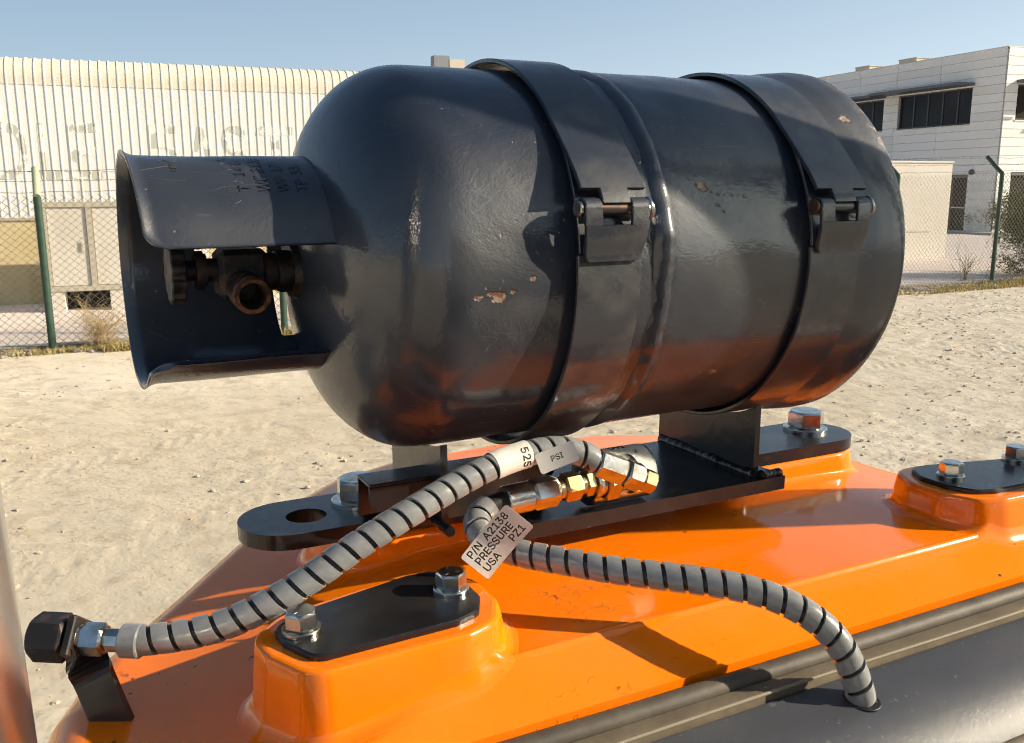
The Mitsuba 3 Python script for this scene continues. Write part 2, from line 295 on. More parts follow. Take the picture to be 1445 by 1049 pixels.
def fence_pt(s, n, z): q = FA + FD * s + FNORM * n; return np.array([q[0], q[1], z])
def slab(s0, s1, n0, n1, z0, z1):
    P = [fence_pt(s, n, z) for s in (s0, s1) for n in (n0, n1) for z in (z0, z1)]
    return trimesh.convex.convex_hull(np.array(P))
put("paved_yard", slab(-40, 70, 0.3, 60, -0.05, 0.012), "paving", False, lift=False); struct("paved_yard")
put("yard_kerb", slab(-40, 70, 0.1, 0.3, -0.1, 0.05), "kerb_concrete", False, lift=False); struct("yard_kerb")

# clods, stones
def blob(seed):
    m = trimesh.creation.icosphere(subdivisions=1); r = np.random.default_rng(seed)
    m.vertices *= (0.7 + 0.6 * r.random((len(m.vertices), 1))); m.vertices *= [1, 0.8, 0.55]; return m
BL = [blob(k) for k in range(6)]
def scatter_mesh(pts, sizes, r, sink=0.25):
    vs, fs, o = [], [], 0
    for (x, y, z), s in zip(pts, sizes):
        b = BL[r.integers(6)]; a = r.random() * 6.3; c, d = math.cos(a), math.sin(a)
        v = b.vertices * s; v = np.stack([v[:, 0] * c - v[:, 1] * d, v[:, 0] * d + v[:, 1] * c, v[:, 2]], -1) + [x, y, z + s * sink]
        vs.append(v); fs.append(b.faces + o); o += len(v)
    return tri(np.vstack(vs), np.vstack(fs))
n = 26000
px, py = rng.uniform(-4, 18, n), rng.uniform(1.6, 11.3, n)
keep = meshkit.fbm(np.stack([px, py, px * 0], -1) * 0.8 + 5, 2, 8) > 0.30 + 0.25 * rng.random(n)
px, py = px[keep], py[keep]
sz = 0.004 + 0.017 * rng.random(len(px)) ** 8
put("loose_clods", scatter_mesh(np.stack([px, py, ground_z(px, py)], -1), sz, rng), "clod", False, lift=False)
struct("loose_clods", "stuff", "small loose lumps of dry sand strewn over the yard", "gravel")
for k, (s, nn, z, lab) in enumerate((((1.5), -0.35, 0.06, "pale stone lying by the foot of the dry bush at the left fence"),)):
    q = fence_pt(s, nn, 0); b = blob(40 + k); b.vertices *= z; b.apply_translation([q[0], q[1], ground_z(np.array([q[0]]), np.array([q[1]]))[0] + z * .3])
    put(num("pale_stone"), b, "pale_stone", 60, lift=False); tag("pale_stone", lab, "stone")
# dry grass and litter strip at the foot of the fence
def blades(n, s0, s1, n0, n1, h0, h1, r, w=0.006):
    s = r.uniform(s0, s1, n); t = r.uniform(n0, n1, n); a = r.random(n) * 6.28; h = r.uniform(h0, h1, n); l = r.uniform(0.2, 1.3, n)
    pk_ = meshkit.fbm(np.stack([s * 1.1, t * 2.5, t * 0], -1), 2, 41) > 0.36 + 0.28 * r.random(n); s, t, a, h, l = s[pk_], t[pk_], a[pk_], h[pk_], l[pk_]; n = len(s)
    B = FA + s[:, None] * FD + t[:, None] * FNORM; z = np.where(t > 0.1, 0.02, ground_z(B[:, 0], B[:, 1]))
    B = np.c_[B, z]; d = np.c_[np.cos(a), np.sin(a), a * 0]; e = np.c_[-np.sin(a), np.cos(a), a * 0]
    m1 = B + d * (h * l * 0.35)[:, None] + [0, 0, 1] * (h * 0.6)[:, None]; tip = B + d * (h * l)[:, None] + [0, 0, 1] * (h * np.clip(1 - 0.35 * l, 0.3, 1))[:, None]
    v = np.stack([B - e * w, B + e * w, m1 + e * w * 0.7, m1 - e * w * 0.7, tip], 1).reshape(-1, 3); o = np.arange(n)[:, None] * 5
    f = np.vstack([o + [0, 1, 2], o + [0, 2, 3], o + [3, 2, 4]]); return tri(v, f)
r1 = np.random.default_rng(3)
put("dry_grass", cat(blades(2600, 0.55, 3.2, -0.45, 0.0, 0.03, 0.16, r1), blades(9000, 10, 21, -0.75, 0.05, 0.03, 0.14, r1), blades(1500, -2, 0.6, -0.3, 0.05, 0.03, 0.1, r1)), "dry_grass", False, lift=False)
struct("dry_grass", "stuff", "low yellow dry grass along the foot of the chain link fence", "grass")
ns = 2600; s = np.r_[rng.uniform(-3, 3, 600), rng.uniform(10, 21, ns - 600)]; t = rng.uniform(-0.35, 0.1, ns)
B = FA + s[:, None] * FD + t[:, None] * FNORM
put("fence_rubble", scatter_mesh(np.c_[B, ground_z(B[:, 0], B[:, 1])], 0.012 + 0.045 * rng.random(ns) ** 3, rng), "kerb_concrete", False, lift=False)
struct("fence_rubble", "stuff", "grey rubble and small stones along the kerb under the fence", "gravel")

# ------------------------------------------------------------------ warehouse
W0 = np.array([-0.824, 16.7238])
def wpt(s, out, z): q = W0 + GU * s + GN * out; return np.array([q[0], q[1], z])
def site_box(O, s0, s1, o0, o1, z0, z1, b=0.0):
    """a box in the yard's directions: s along, o out towards the camera."""
    m = box(s0, s1, o0, o1, z0, z1, b); v = m.vertices
    return tri(np.c_[O[0] + GU[0] * v[:, 0] + GN[0] * v[:, 1], O[1] + GU[1] * v[:, 0] + GN[1] * v[:, 1], v[:, 2]], m.faces[:, ::-1])
PITCH = 0.139
RIB = [(0.0, 0.0), (0.092, 0.0), (0.098, 0.013), (0.118, 0.013), (0.124, 0.0), (0.139, 0.0)]     # one pitch: pan, rib
def rib_profile(k): return [(i * PITCH + a, b) for i in range(k) for a, b in RIB[:-1]] + [(k * PITCH, 0.0)]
def clad_out(s):
    u = (np.asarray(s) / PITCH % 1) * PITCH; return np.interp(u, [a for a, b in RIB], [b for a, b in RIB])
def sheet(k, path):
    """path [(out, z)]: the sheet's line seen from its end; ribs stand along the path's normal."""
    prof = np.array(rib_profile(k)); path = np.array(path, float); t = np.gradient(path, axis=0); t /= np.linalg.norm(t, axis=1, keepdims=True)
    nr = np.stack([t[:, 1], -t[:, 0]], 1)
    v = []
    for s_, h in prof:
        for (o, z), (no, nz) in zip(path, nr):
            v.append([s_, o + no * h, z + nz * h])
    v = np.array(v); f = grid_faces(len(prof), len(path))
    return tri(np.c_[W0[0] + GU[0] * v[:, 0] + GN[0] * v[:, 1], W0[1] + GU[1] * v[:, 0] + GN[1] * v[:, 1], v[:, 2]], f)
KS = 3; SW = KS * PITCH
low = mikit.ply(sheet(KS, [(0, 1.45), (0, 2.25)]), "mat_cladding", smooth=False)
mid = mikit.ply(sheet(KS, [(0.004, 2.20), (0.004, 3.62)]), "mat_cladding", smooth=False)
arc = [(0.008, 3.58), (0.008, 3.68)] + [(0.008 - 0.36 * (1 - math.cos(a)), 3.70 + 0.33 * math.sin(a)) for a in np.linspace(0.05, 1.45, 9)] + [(-2.0, 4.16), (-6.0, 4.5)]
eave = mikit.ply(sheet(KS, arc), "mat_eave_cladding", smooth=25)
tag("warehouse", "long cream corrugated metal warehouse with curved yellowed eave and faded letters", "warehouse")
for i in range(-8, 33):
    o = GU * (i * SW)
    for nm, d in (("lower_sheet", low), ("cladding_sheet", mid), ("eave_sheet", eave)):
        scene[num(f"warehouse__{nm}")] = {**d, "to_world": T().translate([float(o[0]), float(o[1]), 0.0])}
s0, s1 = -8 * SW, 33 * SW
put("warehouse__plinth_wall", site_box(W0, s0, s1, -0.2, 0.03, -0.05, 1.445), "yellow_wall", False, lift=False)
put("warehouse__base_rail", site_box(W0, s0, s1, 0.032, 0.06, 1.40, 1.452, 0.005), "rail_metal", False, lift=False)
put("warehouse__end_wall", site_box(W0, s1 - 0.2, s1 - 0.02, -12, -0.02, -0.05, 3.9), "cladding", False, lift=False)
put("warehouse__seam_strip", site_box(W0, s0, s1, 0.006, 0.009, 3.575, 3.583), "joint_grey", False, lift=False)
put("warehouse__seam_strip_001", site_box(W0, s0, s1, 0.006, 0.009, 2.195, 2.202), "joint_grey", False, lift=False)
def letter(ch, sa, sb):
    m = text(ch, 0.86, 0.001, True); v = m.vertices; v = v - [v[:, 0].min(), 0, 0]; w = v[:, 0].max()
    flat = tri(v, m.faces); flat.merge_vertices()
    v, f = trimesh.remesh.subdivide_to_size(flat.vertices, flat.faces, 0.05, max_iter=12)
    s_ = sa + v[:, 0] / w * (sb - sa); z = 2.10 + v[:, 1]
    o_ = clad_out(s_) + 0.006 + np.where(v[:, 2] > 0.0005, 0.003, 0.0)
    # sample the letter only where it can lie on the pans and rib faces
    return tri(np.c_[W0[0] + GU[0] * s_ + GN[0] * o_, W0[1] + GU[1] * s_ + GN[1] * o_, z], f)
for ch, sa, sb in (("D", -0.05, .44), ("L", .62, .92), ("E", 1.08, 1.55), ("E", 2.33, 2.78), ("A", 2.93, 3.42), ("S", 3.5, 3.98), ("T", 4.12, 4.75)):
    put(num("warehouse__faded_letter"), letter(ch, sa, sb), "ghost_paint", False, lift=False)

# ------------------------------------------------------------------ office building
Q0 = np.array([33.08, 23.10]); L_A = math.radians(84); LU = np.array([math.cos(L_A), math.sin(L_A)]); LN = np.array([-LU[1], LU[0]])   # left face: along, outwards
def face_box(O, U_, N_, s0, s1, o0, o1, z0, z1):
    P = [np.r_[O + U_ * s + N_ * o, z] for s in (s0, s1) for o in (o0, o1) for z in (z0, z1)]
    return trimesh.convex.convex_hull(np.array(P))
tag("office_building", "two storey white panelled office block with dark strip windows under grey awnings", "office building")
OFF = "office_building"
faces = (("left", LU, LN, [0.02, 3.18, 5.59, 7.89, 10.3, 12.8, 15.0], [(1.5, 5.42, 4.3, 5.72), (6.3, 11.0, 4.3, 5.66), (1.35, 2.45, 0, 2.32)], 15.0),
         ("front", GU, GN, [0.02, 1.9, 4.3, 6.7, 9.1, 11.5], [(0.66, 3.2, 4.38, 5.7), (0.74, 2.2, 0, 2.4), (5, 9, 4.38, 5.7)], 11.5))
ROW = 0.336
pc = 0
core = cat(face_box(Q0, LU, LN, 0.05, 15.0, -10.5, -0.5, -0.05, 6.9))
put(OFF + "__core_wall", core, "dark_void", False, lift=False)
for nm, U_, N_, cols, holes, L in faces:
    wallpoly = sg.box(0.0, -0.05, L, 7.0)
    for h in holes: wallpoly = wallpoly.difference(sg.box(h[0], h[2], h[1], h[3]))
    parts = []
    def wall_of(poly, o0, o1):
        m = trimesh.creation.extrude_polygon(poly, o1 - o0, engine="earcut"); v = m.vertices
        q = Q0 + v[:, :1] * U_ + (v[:, 2:3] + o0) * N_
        return tri(np.c_[q, v[:, 1]], m.faces)
    put(num(OFF + "__wall"), wall_of(wallpoly, -0.5, 0.0), "joint_grey", False, lift=False)
    W = OFF + "__wall" if nm == "left" else OFF + "__wall_001"
    for r_ in range(21):
        for a, b in zip(cols[:-1], cols[1:]):
            z0, z1 = r_ * ROW + 0.018, (r_ + 1) * ROW
            P = sg.box(a + 0.01, z0, b - 0.01, z1)
            for h in holes: P = P.difference(sg.box(h[0] - .01, h[2] - .01, h[1] + .01, h[3] + .01))
            if P.is_empty or P.area < 0.02: continue
            for g in getattr(P, "geoms", [P]):
                put(num(W + "__panel"), wall_of(g, 0.0, 0.020 + 0.002 * rng.random()), "office_panel" if rng.random() < .72 else "office_panel_worn", False, lift=False)
    for hi, h in enumerate(holes):
        if h[2] > 1:
            wk = num(OFF + "__window")
            put(wk, cat(face_box(Q0, U_, N_, h[0], h[1], -0.2, -0.02, h[2], h[2] + 0.06), face_box(Q0, U_, N_, h[0], h[1], -0.2, -0.02, h[3] - 0.06, h[3])), "frame_grey", False, lift=False)
            npn = max(3, int(round((h[1] - h[0]) / 0.78))); e = np.linspace(h[0], h[1], npn + 1)
            for k in range(npn):
                put(num(wk + "__pane"), face_box(Q0, U_, N_, e[k] + .03, e[k + 1] - .03, -0.16, -0.14, h[2] + .06, h[3] - .06), "window_glass", False, lift=False)
            for k in range(npn + 1):
                put(num(wk + "__mullion"), face_box(Q0, U_, N_, max(h[0], e[k] - .03), min(h[1], e[k] + .03), -0.19, -0.1, h[2] + .061, h[3] - .061), "frame_grey", False, lift=False)
            put(num(wk + "__sill"), face_box(Q0, U_, N_, h[0] - .05, h[1] + .05, -0.02, 0.06, h[2] - 0.05, h[2] - .002), "sill_white", False, lift=False)
            put(num(OFF + "__awning"), face_box(Q0, U_, N_, h[0] - .1, h[1] + .85 if nm == "left" else h[1] + .1, 0.03, 0.95, h[3] + 0.06, h[3] + 0.17), "awning_grey", False, lift=False)
            if nm == "front":
                for k in range(4):
                    put(num(OFF + "__awning_slat"), face_box(Q0, U_, N_, h[0] - .1, h[1] + .1, 1.0 + k * .2, 1.1 + k * .2, h[3] + 0.08, h[3] + 0.13), "awning_grey", False, lift=False)
        else:
            dk = num(OFF + "__door")
            put(dk, face_box(Q0, U_, N_, h[0], h[1], -0.45, -0.42, 0, h[3]), "dark_void", False, lift=False)
            put(dk + "__frame", cat(face_box(Q0, U_, N_, h[0], h[1], -0.3, 0.04, h[3] - .12, h[3] - .01), face_box(Q0, U_, N_, h[0], h[0] + .05, -0.3, -.02, 0, h[3] - .12), face_box(Q0, U_, N_, h[1] - .05, h[1], -0.3, -.02, 0, h[3] - .12)), "awning_grey", False, lift=False)
            put(dk + "__rail", face_box(Q0, U_, N_, h[0] + .05, h[1] - .05, -0.25, -.2, 0.98, 1.03), "sill_white", False, lift=False)
put(OFF + "__parapet", cat(face_box(Q0, LU, LN, -0.03, 15, -0.5, 0.035, 7.056, 7.09), face_box(Q0, GU, GN, 0.04, 11.5, -0.5, 0.035, 7.056, 7.088)), "sill_white", False, lift=False)
put(OFF + "__base_step", face_box(Q0, LU, LN, -0.8, 15, 0.05, 0.9, -0.04, 0.10), "kerb_concrete", False, lift=False)
wl = trimesh.creation.icosphere(subdivisions=2, radius=0.11); wl.apply_translation(np.r_[Q0 + LU * 1.12 + LN * 0.1, 2.42])
put(OFF + "__wall_lamp", wl, "frame_grey", True, lift=False)
for k, (a, b, lab) in enumerate(((4.7, 5.7, "small grey box on the office roof edge, right one of two"), (7.5, 8.4, "small grey box on the office roof edge, left one of two"))):
    rk = num("roof_box")
    put(rk, cat(face_box(Q0, LU, LN, a, b, -0.9, -0.1, 7.092, 7.24), face_box(Q0, LU, LN, a - .03, b + .03, -0.93, -0.07, 7.24, 7.28)), "far_cream", False, lift=False)
    tag(rk, lab, "roof box")
# white boundary wall before the office
BW = np.array([19.73, 15.70])
put("boundary_wall__wall", site_box(BW, -5.0, 1.05, -0.25, 0, 0.0, 2.46), "plaster_white", False, lift=False)
put("boundary_wall__coping", site_box(BW, -5.0, 1.08, -0.28, 0.03, 2.46, 2.51, 0.01), "plaster_white", False, lift=False)
put("boundary_wall__groove", site_box(BW, -0.6, 0.45, 0.001, 0.012, 0.72, 0.745), "joint_grey", False, lift=False)
tag("boundary_wall", "plain white plastered wall standing before the grey side of the office", "wall")
# far building seen just over the cylinder
FBp = CAM + np.array([0.41071, 0.96672, 0]) * 60
put("distant_block__side_wall", site_box(FBp[:2], -0.6, 0.45, -.8, 0, 0, 10.42), "far_grey", False, lift=False)
put("distant_block__front_wall", site_box(FBp[:2], 0.452, 1.5, -.8, 0.03, 0, 10.22), "far_cream", False, lift=False)
tag("distant_block", "top of a grey and cream block showing just above the gas cylinder", "building")

# ------------------------------------------------------------------ white double cabinet behind the left fence
CB = np.array([-0.27, 15.25])
def cb(*a): return site_box(CB, *a)
C = "utility_cabinet"
tag(C, "weathered white two door steel cabinet on short white legs behind the left fence post", "cabinet")
put(C + "__body", cb(0.0, 2.4, -0.5, -0.03, 0.36, 1.68), "white_steel", False, lift=False)
for k, (a, b) in enumerate(((0.06, 0.60), (0.70, 1.26), (1.34, 1.86), (1.92, 2.36))):
    dk = num(C + "__door"); put(dk, cb(a, b, -0.028, -0.008, 0.42, 1.63, .004), "white_steel", False, lift=False)
    put(dk + "__handle", cb(b - .1, b - .06, -0.006, 0.02, 0.95, 1.1, .004), "rail_metal", False, lift=False)
put(C + "__frame", cat(cb(-0.02, 2.42, -0.03, 0.02, 1.632, 1.72, .006), cb(-0.02, 2.42, -0.03, 0.02, 0.33, 0.412, .006), cb(-0.02, .05, -0.03, 0.018, .413, 1.631), cb(.61, .69, -0.03, 0.018, .413, 1.631), cb(1.27, 1.33, -0.03, 0.018, .413, 1.631)), "rail_metal", False, lift=False)
for a in (0.0, 0.86, 1.7): put(num(C + "__leg"), cb(a, a + 0.2, -0.45, 0, 0.0, 0.328), "plaster_white", False, lift=False)
put(C + "__back_board", cb(0, 2.4, -0.5, -0.46, 0.0, 0.328), "dark_void", False, lift=False)

# ------------------------------------------------------------------ chain link fence
F_ = "chain_link_fence"
tag(F_, "green post chain link fence with barbed wire running behind the sandy yard", "fence")
def top_h(s): return 1.82 + 0.30 * np.clip(s / 16.65, 0, 1.2)
STEP = 16.654 / 6
for k in range(-2, 9):
    s = k * STEP; h = float(top_h(s)); pk = num(F_ + "__post")
    put(pk, tube([fence_pt(s, 0, -0.1), fence_pt(s, 0, h)], 0.045 if k < 3 else 0.04, 14), "post_green", 40, lift=False)
    put(pk + "__arm", tube([fence_pt(s, 0.0, h + 0.002), fence_pt(s, 0.17, h + 0.15), fence_pt(s, 0.36, h + 0.33)], 0.04, 14), "post_pale" if k == 0 else "post_green", 40, lift=False)
def wires():
    S0, S1 = -2 * STEP, 8 * STEP; cell = 0.10; vs, fs, o = [], [], 0; rad = 0.0034
    starts = np.arange(S0 - 2.1, S1, cell)
    segs = []
    for sg_ in (1, -1):
        for a in starts:
            s_b, s_t = (a, a + 2.05) if sg_ > 0 else (a + 2.05, a)
            segs.append((s_b, 0.0, s_t, 2.05, 0.003 * sg_))
    for s_b, zb, s_t, zt, off in segs:
        lo_, hi_ = min(s_b, s_t), max(s_b, s_t)
        c0, c1 = max(lo_, S0), min(hi_, S1)
        if c1 - c0 < 0.05: continue
        f0, f1 = ((c0 - s_b) / (s_t - s_b), (c1 - s_b) / (s_t - s_b)); f0, f1 = min(f0, f1), max(f0, f1)
        k = (top_h((c0 + c1) / 2) - 0.04) / 2.05
        a_ = fence_pt(s_b + (s_t - s_b) * f0, 0.048 + off, 0.04 + zt * f0 * k); b_ = fence_pt(s_b + (s_t - s_b) * f1, 0.048 + off, 0.04 + zt * f1 * k)
        d = (b_ - a_) / np.linalg.norm(b_ - a_); e = np.r_[FNORM, 0]; g = np.cross(d, e)
        for P in (a_, b_):
            for t in range(3): vs.append(P + rad * (math.cos(t * 2.094) * e + math.sin(t * 2.094) * g))
        for t in range(3): u = (t + 1) % 3; fs += [[o + t, o + u, o + 3 + u], [o + t, o + 3 + u, o + 3 + t]]
        o += 6
    return tri(vs, fs)
put(F_ + "__mesh", wires(), "wire", False, lift=False); labels[F_ + "__mesh"] = {"kind": "stuff"}
for n_, z_ in ((0.05, 0.05), (0.2, 0.18), (0.33, 0.30)):
    ss = np.arange(-2 * STEP, 8 * STEP, 0.12); P = [fence_pt(s, n_, float(top_h(s)) + z_ + 0.006 * math.sin(s * 9)) for s in ss]
    barbs = [tube([fence_pt(s, n_ - .012, float(top_h(s)) + z_ - .014), fence_pt(s + .004, n_ + .012, float(top_h(s)) + z_ + .014)], .0028, 3) for s in ss]
    put(num(F_ + "__barbed_wire"), cat(tube(P, 0.003, 4), *barbs), "wire", False, lift=False)
put(F_ + "__base_rail", tube([fence_pt(-2 * STEP, .045, .05), fence_pt(8 * STEP, .045, .05)], .004, 5), "wire", False, lift=False)

# ------------------------------------------------------------------ plants
def bush(base, n, spread, height, r, rad=0.004, levels=3):
    out = []; tips = []
    def grow(p, d, L, rd, lev):
        k = 4; P = [np.array(p)]
        for i in range(k):
            d = d + r.normal(0, 0.16, 3); d /= np.linalg.norm(d); P.append(P[-1] + d * L / k)
        out.append(tube(P, np.linspace(rd, rd * 0.45, k + 1), 4, cap=False))
        if lev == 0: tips.append((P[-1], d)); return
        for _ in range(int(r.integers(2, 4))):
            i = int(r.integers(1, k + 1)); dd = d + r.normal(0, 0.55, 3); dd /= np.linalg.norm(dd)
            grow(P[i], dd, L * r.uniform(0.45, 0.75), rd * 0.6, lev - 1)
    for _ in range(n):
        a = r.random() * 6.28; lean = r.uniform(0.05, spread)
        d = np.array([math.cos(a) * lean, math.sin(a) * lean, 1.0]); d /= np.linalg.norm(d)
        grow(np.array(base) + [r.normal(0, .03), r.normal(0, .03), 0], d, height * r.uniform(0.35, 0.6), rad, levels)
    return out, tips
r2 = np.random.default_rng(11)
bo, bt = bush([0.22, 11.44, 0.0], 42, 0.85, 0.72, r2, 0.0055, 3)
put("dry_bush__twig", cat(*bo[:len(bo) // 2]), "dry_twig", False, lift=False)
put("dry_bush__dead_foliage", cat(*bo[len(bo) // 2:]), "dry_twig", False, lift=False)
tag("dry_bush", "leafless straw coloured bush at the fence beside the left green post", "bush")
bo, bt = bush([18.35, 11.5, 0.0], 30, 0.6, 1.9, r2, 0.014, 3)
put("green_shrub__branch", cat(*bo), "shrub_wood", False, lift=False)
lv, lf, o = [], [], 0
for P, d in bt:
    for _ in range(48):
        c = P + r2.normal(0, 0.09, 3); a = r2.normal(0, 1, 3); a /= np.linalg.norm(a); b = np.cross(a, r2.normal(0, 1, 3)); b /= np.linalg.norm(b)
        L = r2.uniform(0.025, 0.06); lv += [c - a * L, c + b * L * 0.22, c + a * L, c - b * L * 0.22]; lf += [[o, o + 1, o + 2], [o, o + 2, o + 3]]; o += 4
put("green_shrub__foliage", tri(lv, lf), "shrub_leaf", False, lift=False)
tag("green_shrub", "olive green scrubby shrub growing against the fence at the right edge", "shrub")
r3 = np.random.default_rng(5)
bo, bt = bush([16.25, 11.6, 0.0], 9, 0.4, 1.1, r3, 0.006, 2)
put("bare_shrub__twig", cat(*bo), "shrub_wood", False, lift=False)
tag("bare_shrub", "thin bare twiggy shrub just left of the right fence post", "shrub")

# ================================================================== FORKLIFT (relative to the cylinder axis)
XC = 0.148
def mx(P): return [(2 * XC - x, y) for x, y in P]
LEFT = [(XC, .298), (0.0, .284), (-.075, .250), (-.18, .158), (-.238, .092), (-.284, .036), (-.324, -.018), (-.352, -.085), (-.362, -.15), (-.362, -.34)]
RIGHT = [(.658, -.34), (.655, -.19), (.615, -.15), (.562, -.113), (.520, -.078), (.497, -.03), (.490, .038), (.455, .115), (.40, .195), (.30, .268)]
outline = sg.Polygon(LEFT + RIGHT).buffer(0).buffer(-0.02).buffer(0.02)
plateL = sg.Polygon([(-.219, -.157), (-.217, -.176), (-.204, -.203), (-.112, -.199), (-.094, -.192), (-.084, -.172), (-.084, -.143), (-.098, -.120), (-.118, -.1195), (-.203, -.141)]).buffer(-.01).buffer(.01)
plateR = sg.Polygon([(2 * XC + .0 - x, y) for x, y in plateL.exterior.coords])
padL, padR = plateL.buffer(0.012), plateR.buffer(0.012)
import shapely
def sdist(poly, X, Y):
    P = shapely.points(X, Y); d = shapely.distance(poly.exterior, P); return np.where(shapely.contains_xy(poly, X, Y), -d, d)
def sst(a, b, x):
    t = np.clip((x - a) / (b - a), 0, 1); return t * t * (3 - 2 * t)
def cw_base(X, Y):
    d = np.abs(X - XC)
    top = -0.240 - np.where(X > XC, 0.014, 0.030) * sst(0.20, 0.44, d) - 0.02 * sst(0.1, 0.27, Y) * 0.5
    front = -0.240 + (Y + 0.208) * 0.72          # the slope down to the seal
    front = np.where(Y < -0.208, front, -0.24 + (Y + 0.208) * 0.72)
    k = 0.0014                                  # soft minimum: rounded ridge
    return -k * np.log(np.exp(-top / k) + np.exp(-front / k)) + 0.0019 * np.exp(-((Y + 0.2085) / 0.0021) ** 2)
def cw_height(X, Y):
    z = cw_base(X, Y)
    dd = -sdist(outline, X, Y)                  # rounded outer edge
    return z - 0.03 * (1 - np.sqrt(np.clip(1 - (1 - np.clip(dd / 0.03, 0, 1)) ** 2, 0, 1)))
def counterweight():
    xs = np.arange(-0.362, 0.659, 0.002); ys = np.r_[np.arange(-0.2455, -0.2161, 0.0018), np.arange(-0.2159, -0.2015, 0.0005), np.arange(-0.2012, 0.30, 0.0018)]
    X, Y = np.meshgrid(xs, ys, indexing="ij"); Z = cw_height(X, Y); inside = sdist(outline, X, Y) < 0
    # pull points outside the outline onto it
    out = ~inside; P = shapely.points(X[out], Y[out]); pos = shapely.line_locate_point(outline.exterior, P); q = shapely.get_coordinates(shapely.line_interpolate_point(outline.exterior, pos))
    X2, Y2 = X.copy(), Y.copy(); X2[out], Y2[out] = q[:, 0], q[:, 1]; Y2 = np.maximum(Y2, -0.2455); Z[out] = cw_height(X2[out], Y2[out])
    f = grid_faces(len(xs), len(ys)); io = inside.ravel(); f = f[(io[f].any(1))]
    top = tri(np.stack([X2, Y2, Z], -1).reshape(-1, 3), f)
    ring = outline.intersection(sg.box(-1, -0.2455, 2, 1)).exterior; n = 500
    R = np.array([ring.interpolate(k / n, normalized=True).coords[0] for k in range(n)])
    zt = cw_height(R[:, 0], R[:, 1])
    c = np.array([XC, 0.0]); lev = [(0, zt + 0.001), (0.004, zt - 0.06), (0.0, zt * 0 - 0.55), (0.03, zt * 0 - 1.35), (0.12, zt * 0 - 1.5)]
    v = np.vstack([np.c_[R + (c - R) * i, z] for i, z in lev]); side = tri(v, grid_faces(len(lev), n, cv=True))
    return top, side
cwt, cws = counterweight()
put("counterweight__top_casting", cwt, "orange_paint", True); put("counterweight__side_casting", cws, "orange_paint", 40)
def pad_mesh(poly, top, fil=0.012):
    ring = poly.exterior; n = int(ring.length / 0.002)
    P = np.array([ring.interpolate(k / n, normalized=True).coords[0] for k in range(n)])
    if not sg.Polygon(P).exterior.is_ccw: P = P[::-1]
    d = np.roll(P, -2, 0) - np.roll(P, 2, 0); nn = np.stack([d[:, 1], -d[:, 0]], 1); nn /= np.linalg.norm(nn, axis=1, keepdims=True)
    lev = [(-.004, 1, 0), (-.0018, 1, -.0002), (-.0006, 1, -.0010), (.0002, 1, -.0026), (.0008, .8, 0), (.0016, .6, 0), (.0024, .4, 0), (.0030, .2, 0)]
    lev = [(o, w, e, 0) for o, w, e in lev] + [(.0035 + fil * (1 - math.cos(a)) * .9, 0, 0, fil * .8 * (1 - math.sin(a))) for a in np.linspace(.15, 1.5, 9)] + [(.0035 + fil * 1.25, 0, 0, -.0015)]
    V = []
    for o, w, e, h in lev:
        q = P + nn * o; zb = cw_base(q[:, 0], q[:, 1]); hb = np.minimum(zb + fil * .8 * .85, top - .003)
        z = np.where(w > 0, hb + (top - hb) * w + e, np.minimum(zb + h, top - .003))
        V.append(np.c_[q, z])
    m = tri(np.vstack(V), grid_faces(len(lev), n, cv=True)[:, ::-1])
    vv, ff = trimesh.creation.triangulate_polygon(sg.Polygon(P - nn * .004).buffer(0), engine="earcut")
    return m, tri(np.c_[vv, np.full(len(vv), top)], ff)
def add_pad(key, poly, top, fil=.012):
    m, c = pad_mesh(poly, top, fil); put(num(key), cat(m, c), "orange_paint", 35)
add_pad("counterweight__pad", padL, -.2157); add_pad("counterweight__pad", padR, -.2117)
for q in (-.105, 2 * XC + .105):
    add_pad("counterweight__boss", sg.LineString([(q, .021), (q + (.12 if q < XC else -.12), .021)]).buffer(.044, 32), -.2192, .009)
tag("counterweight", "glossy orange forklift counterweight under the gas cylinder, with raised mounting pads", "counterweight")
# chassis behind, down to the tyres: what carries the counterweight
def wheel(x, y):
    t = lathe([(0.10, -0.13), (0.20, -0.13), (0.34, -0.12), (0.37, -0.09), (0.37, 0.09), (0.34, 0.12), (0.20, 0.13), (0.10, 0.13)], 40)
    return place(t, (x, y, -A + 0.37), (1, 0, 0))
put("forklift_chassis__frame", box(-0.33, 0.63, -1.6, -0.25, -1.45, -0.9, .02), "hood_paint", 30)
put("forklift_chassis__seat_back", box(-.10, .44, -.78, -.655, -.25, .24, .05), "hose_rubber", 30)
put("forklift_chassis__seat_cushion", box(-.10, .44, -1.25, -.79, -.25, -.12, .05), "hose_rubber", 30)
put("forklift_chassis__cowl", box(-.40, .70, -2.35, -1.95, -1.3, -.05, .04), "hood_paint", 30)
put("forklift_chassis__wheel", wheel(-0.30, -0.55), "hose_rubber", 30); put("forklift_chassis__wheel_001", wheel(0.60, -0.55), "hose_rubber", 30)
tag("forklift_chassis", "black forklift frame and wheels beneath the engine hood", "forklift")
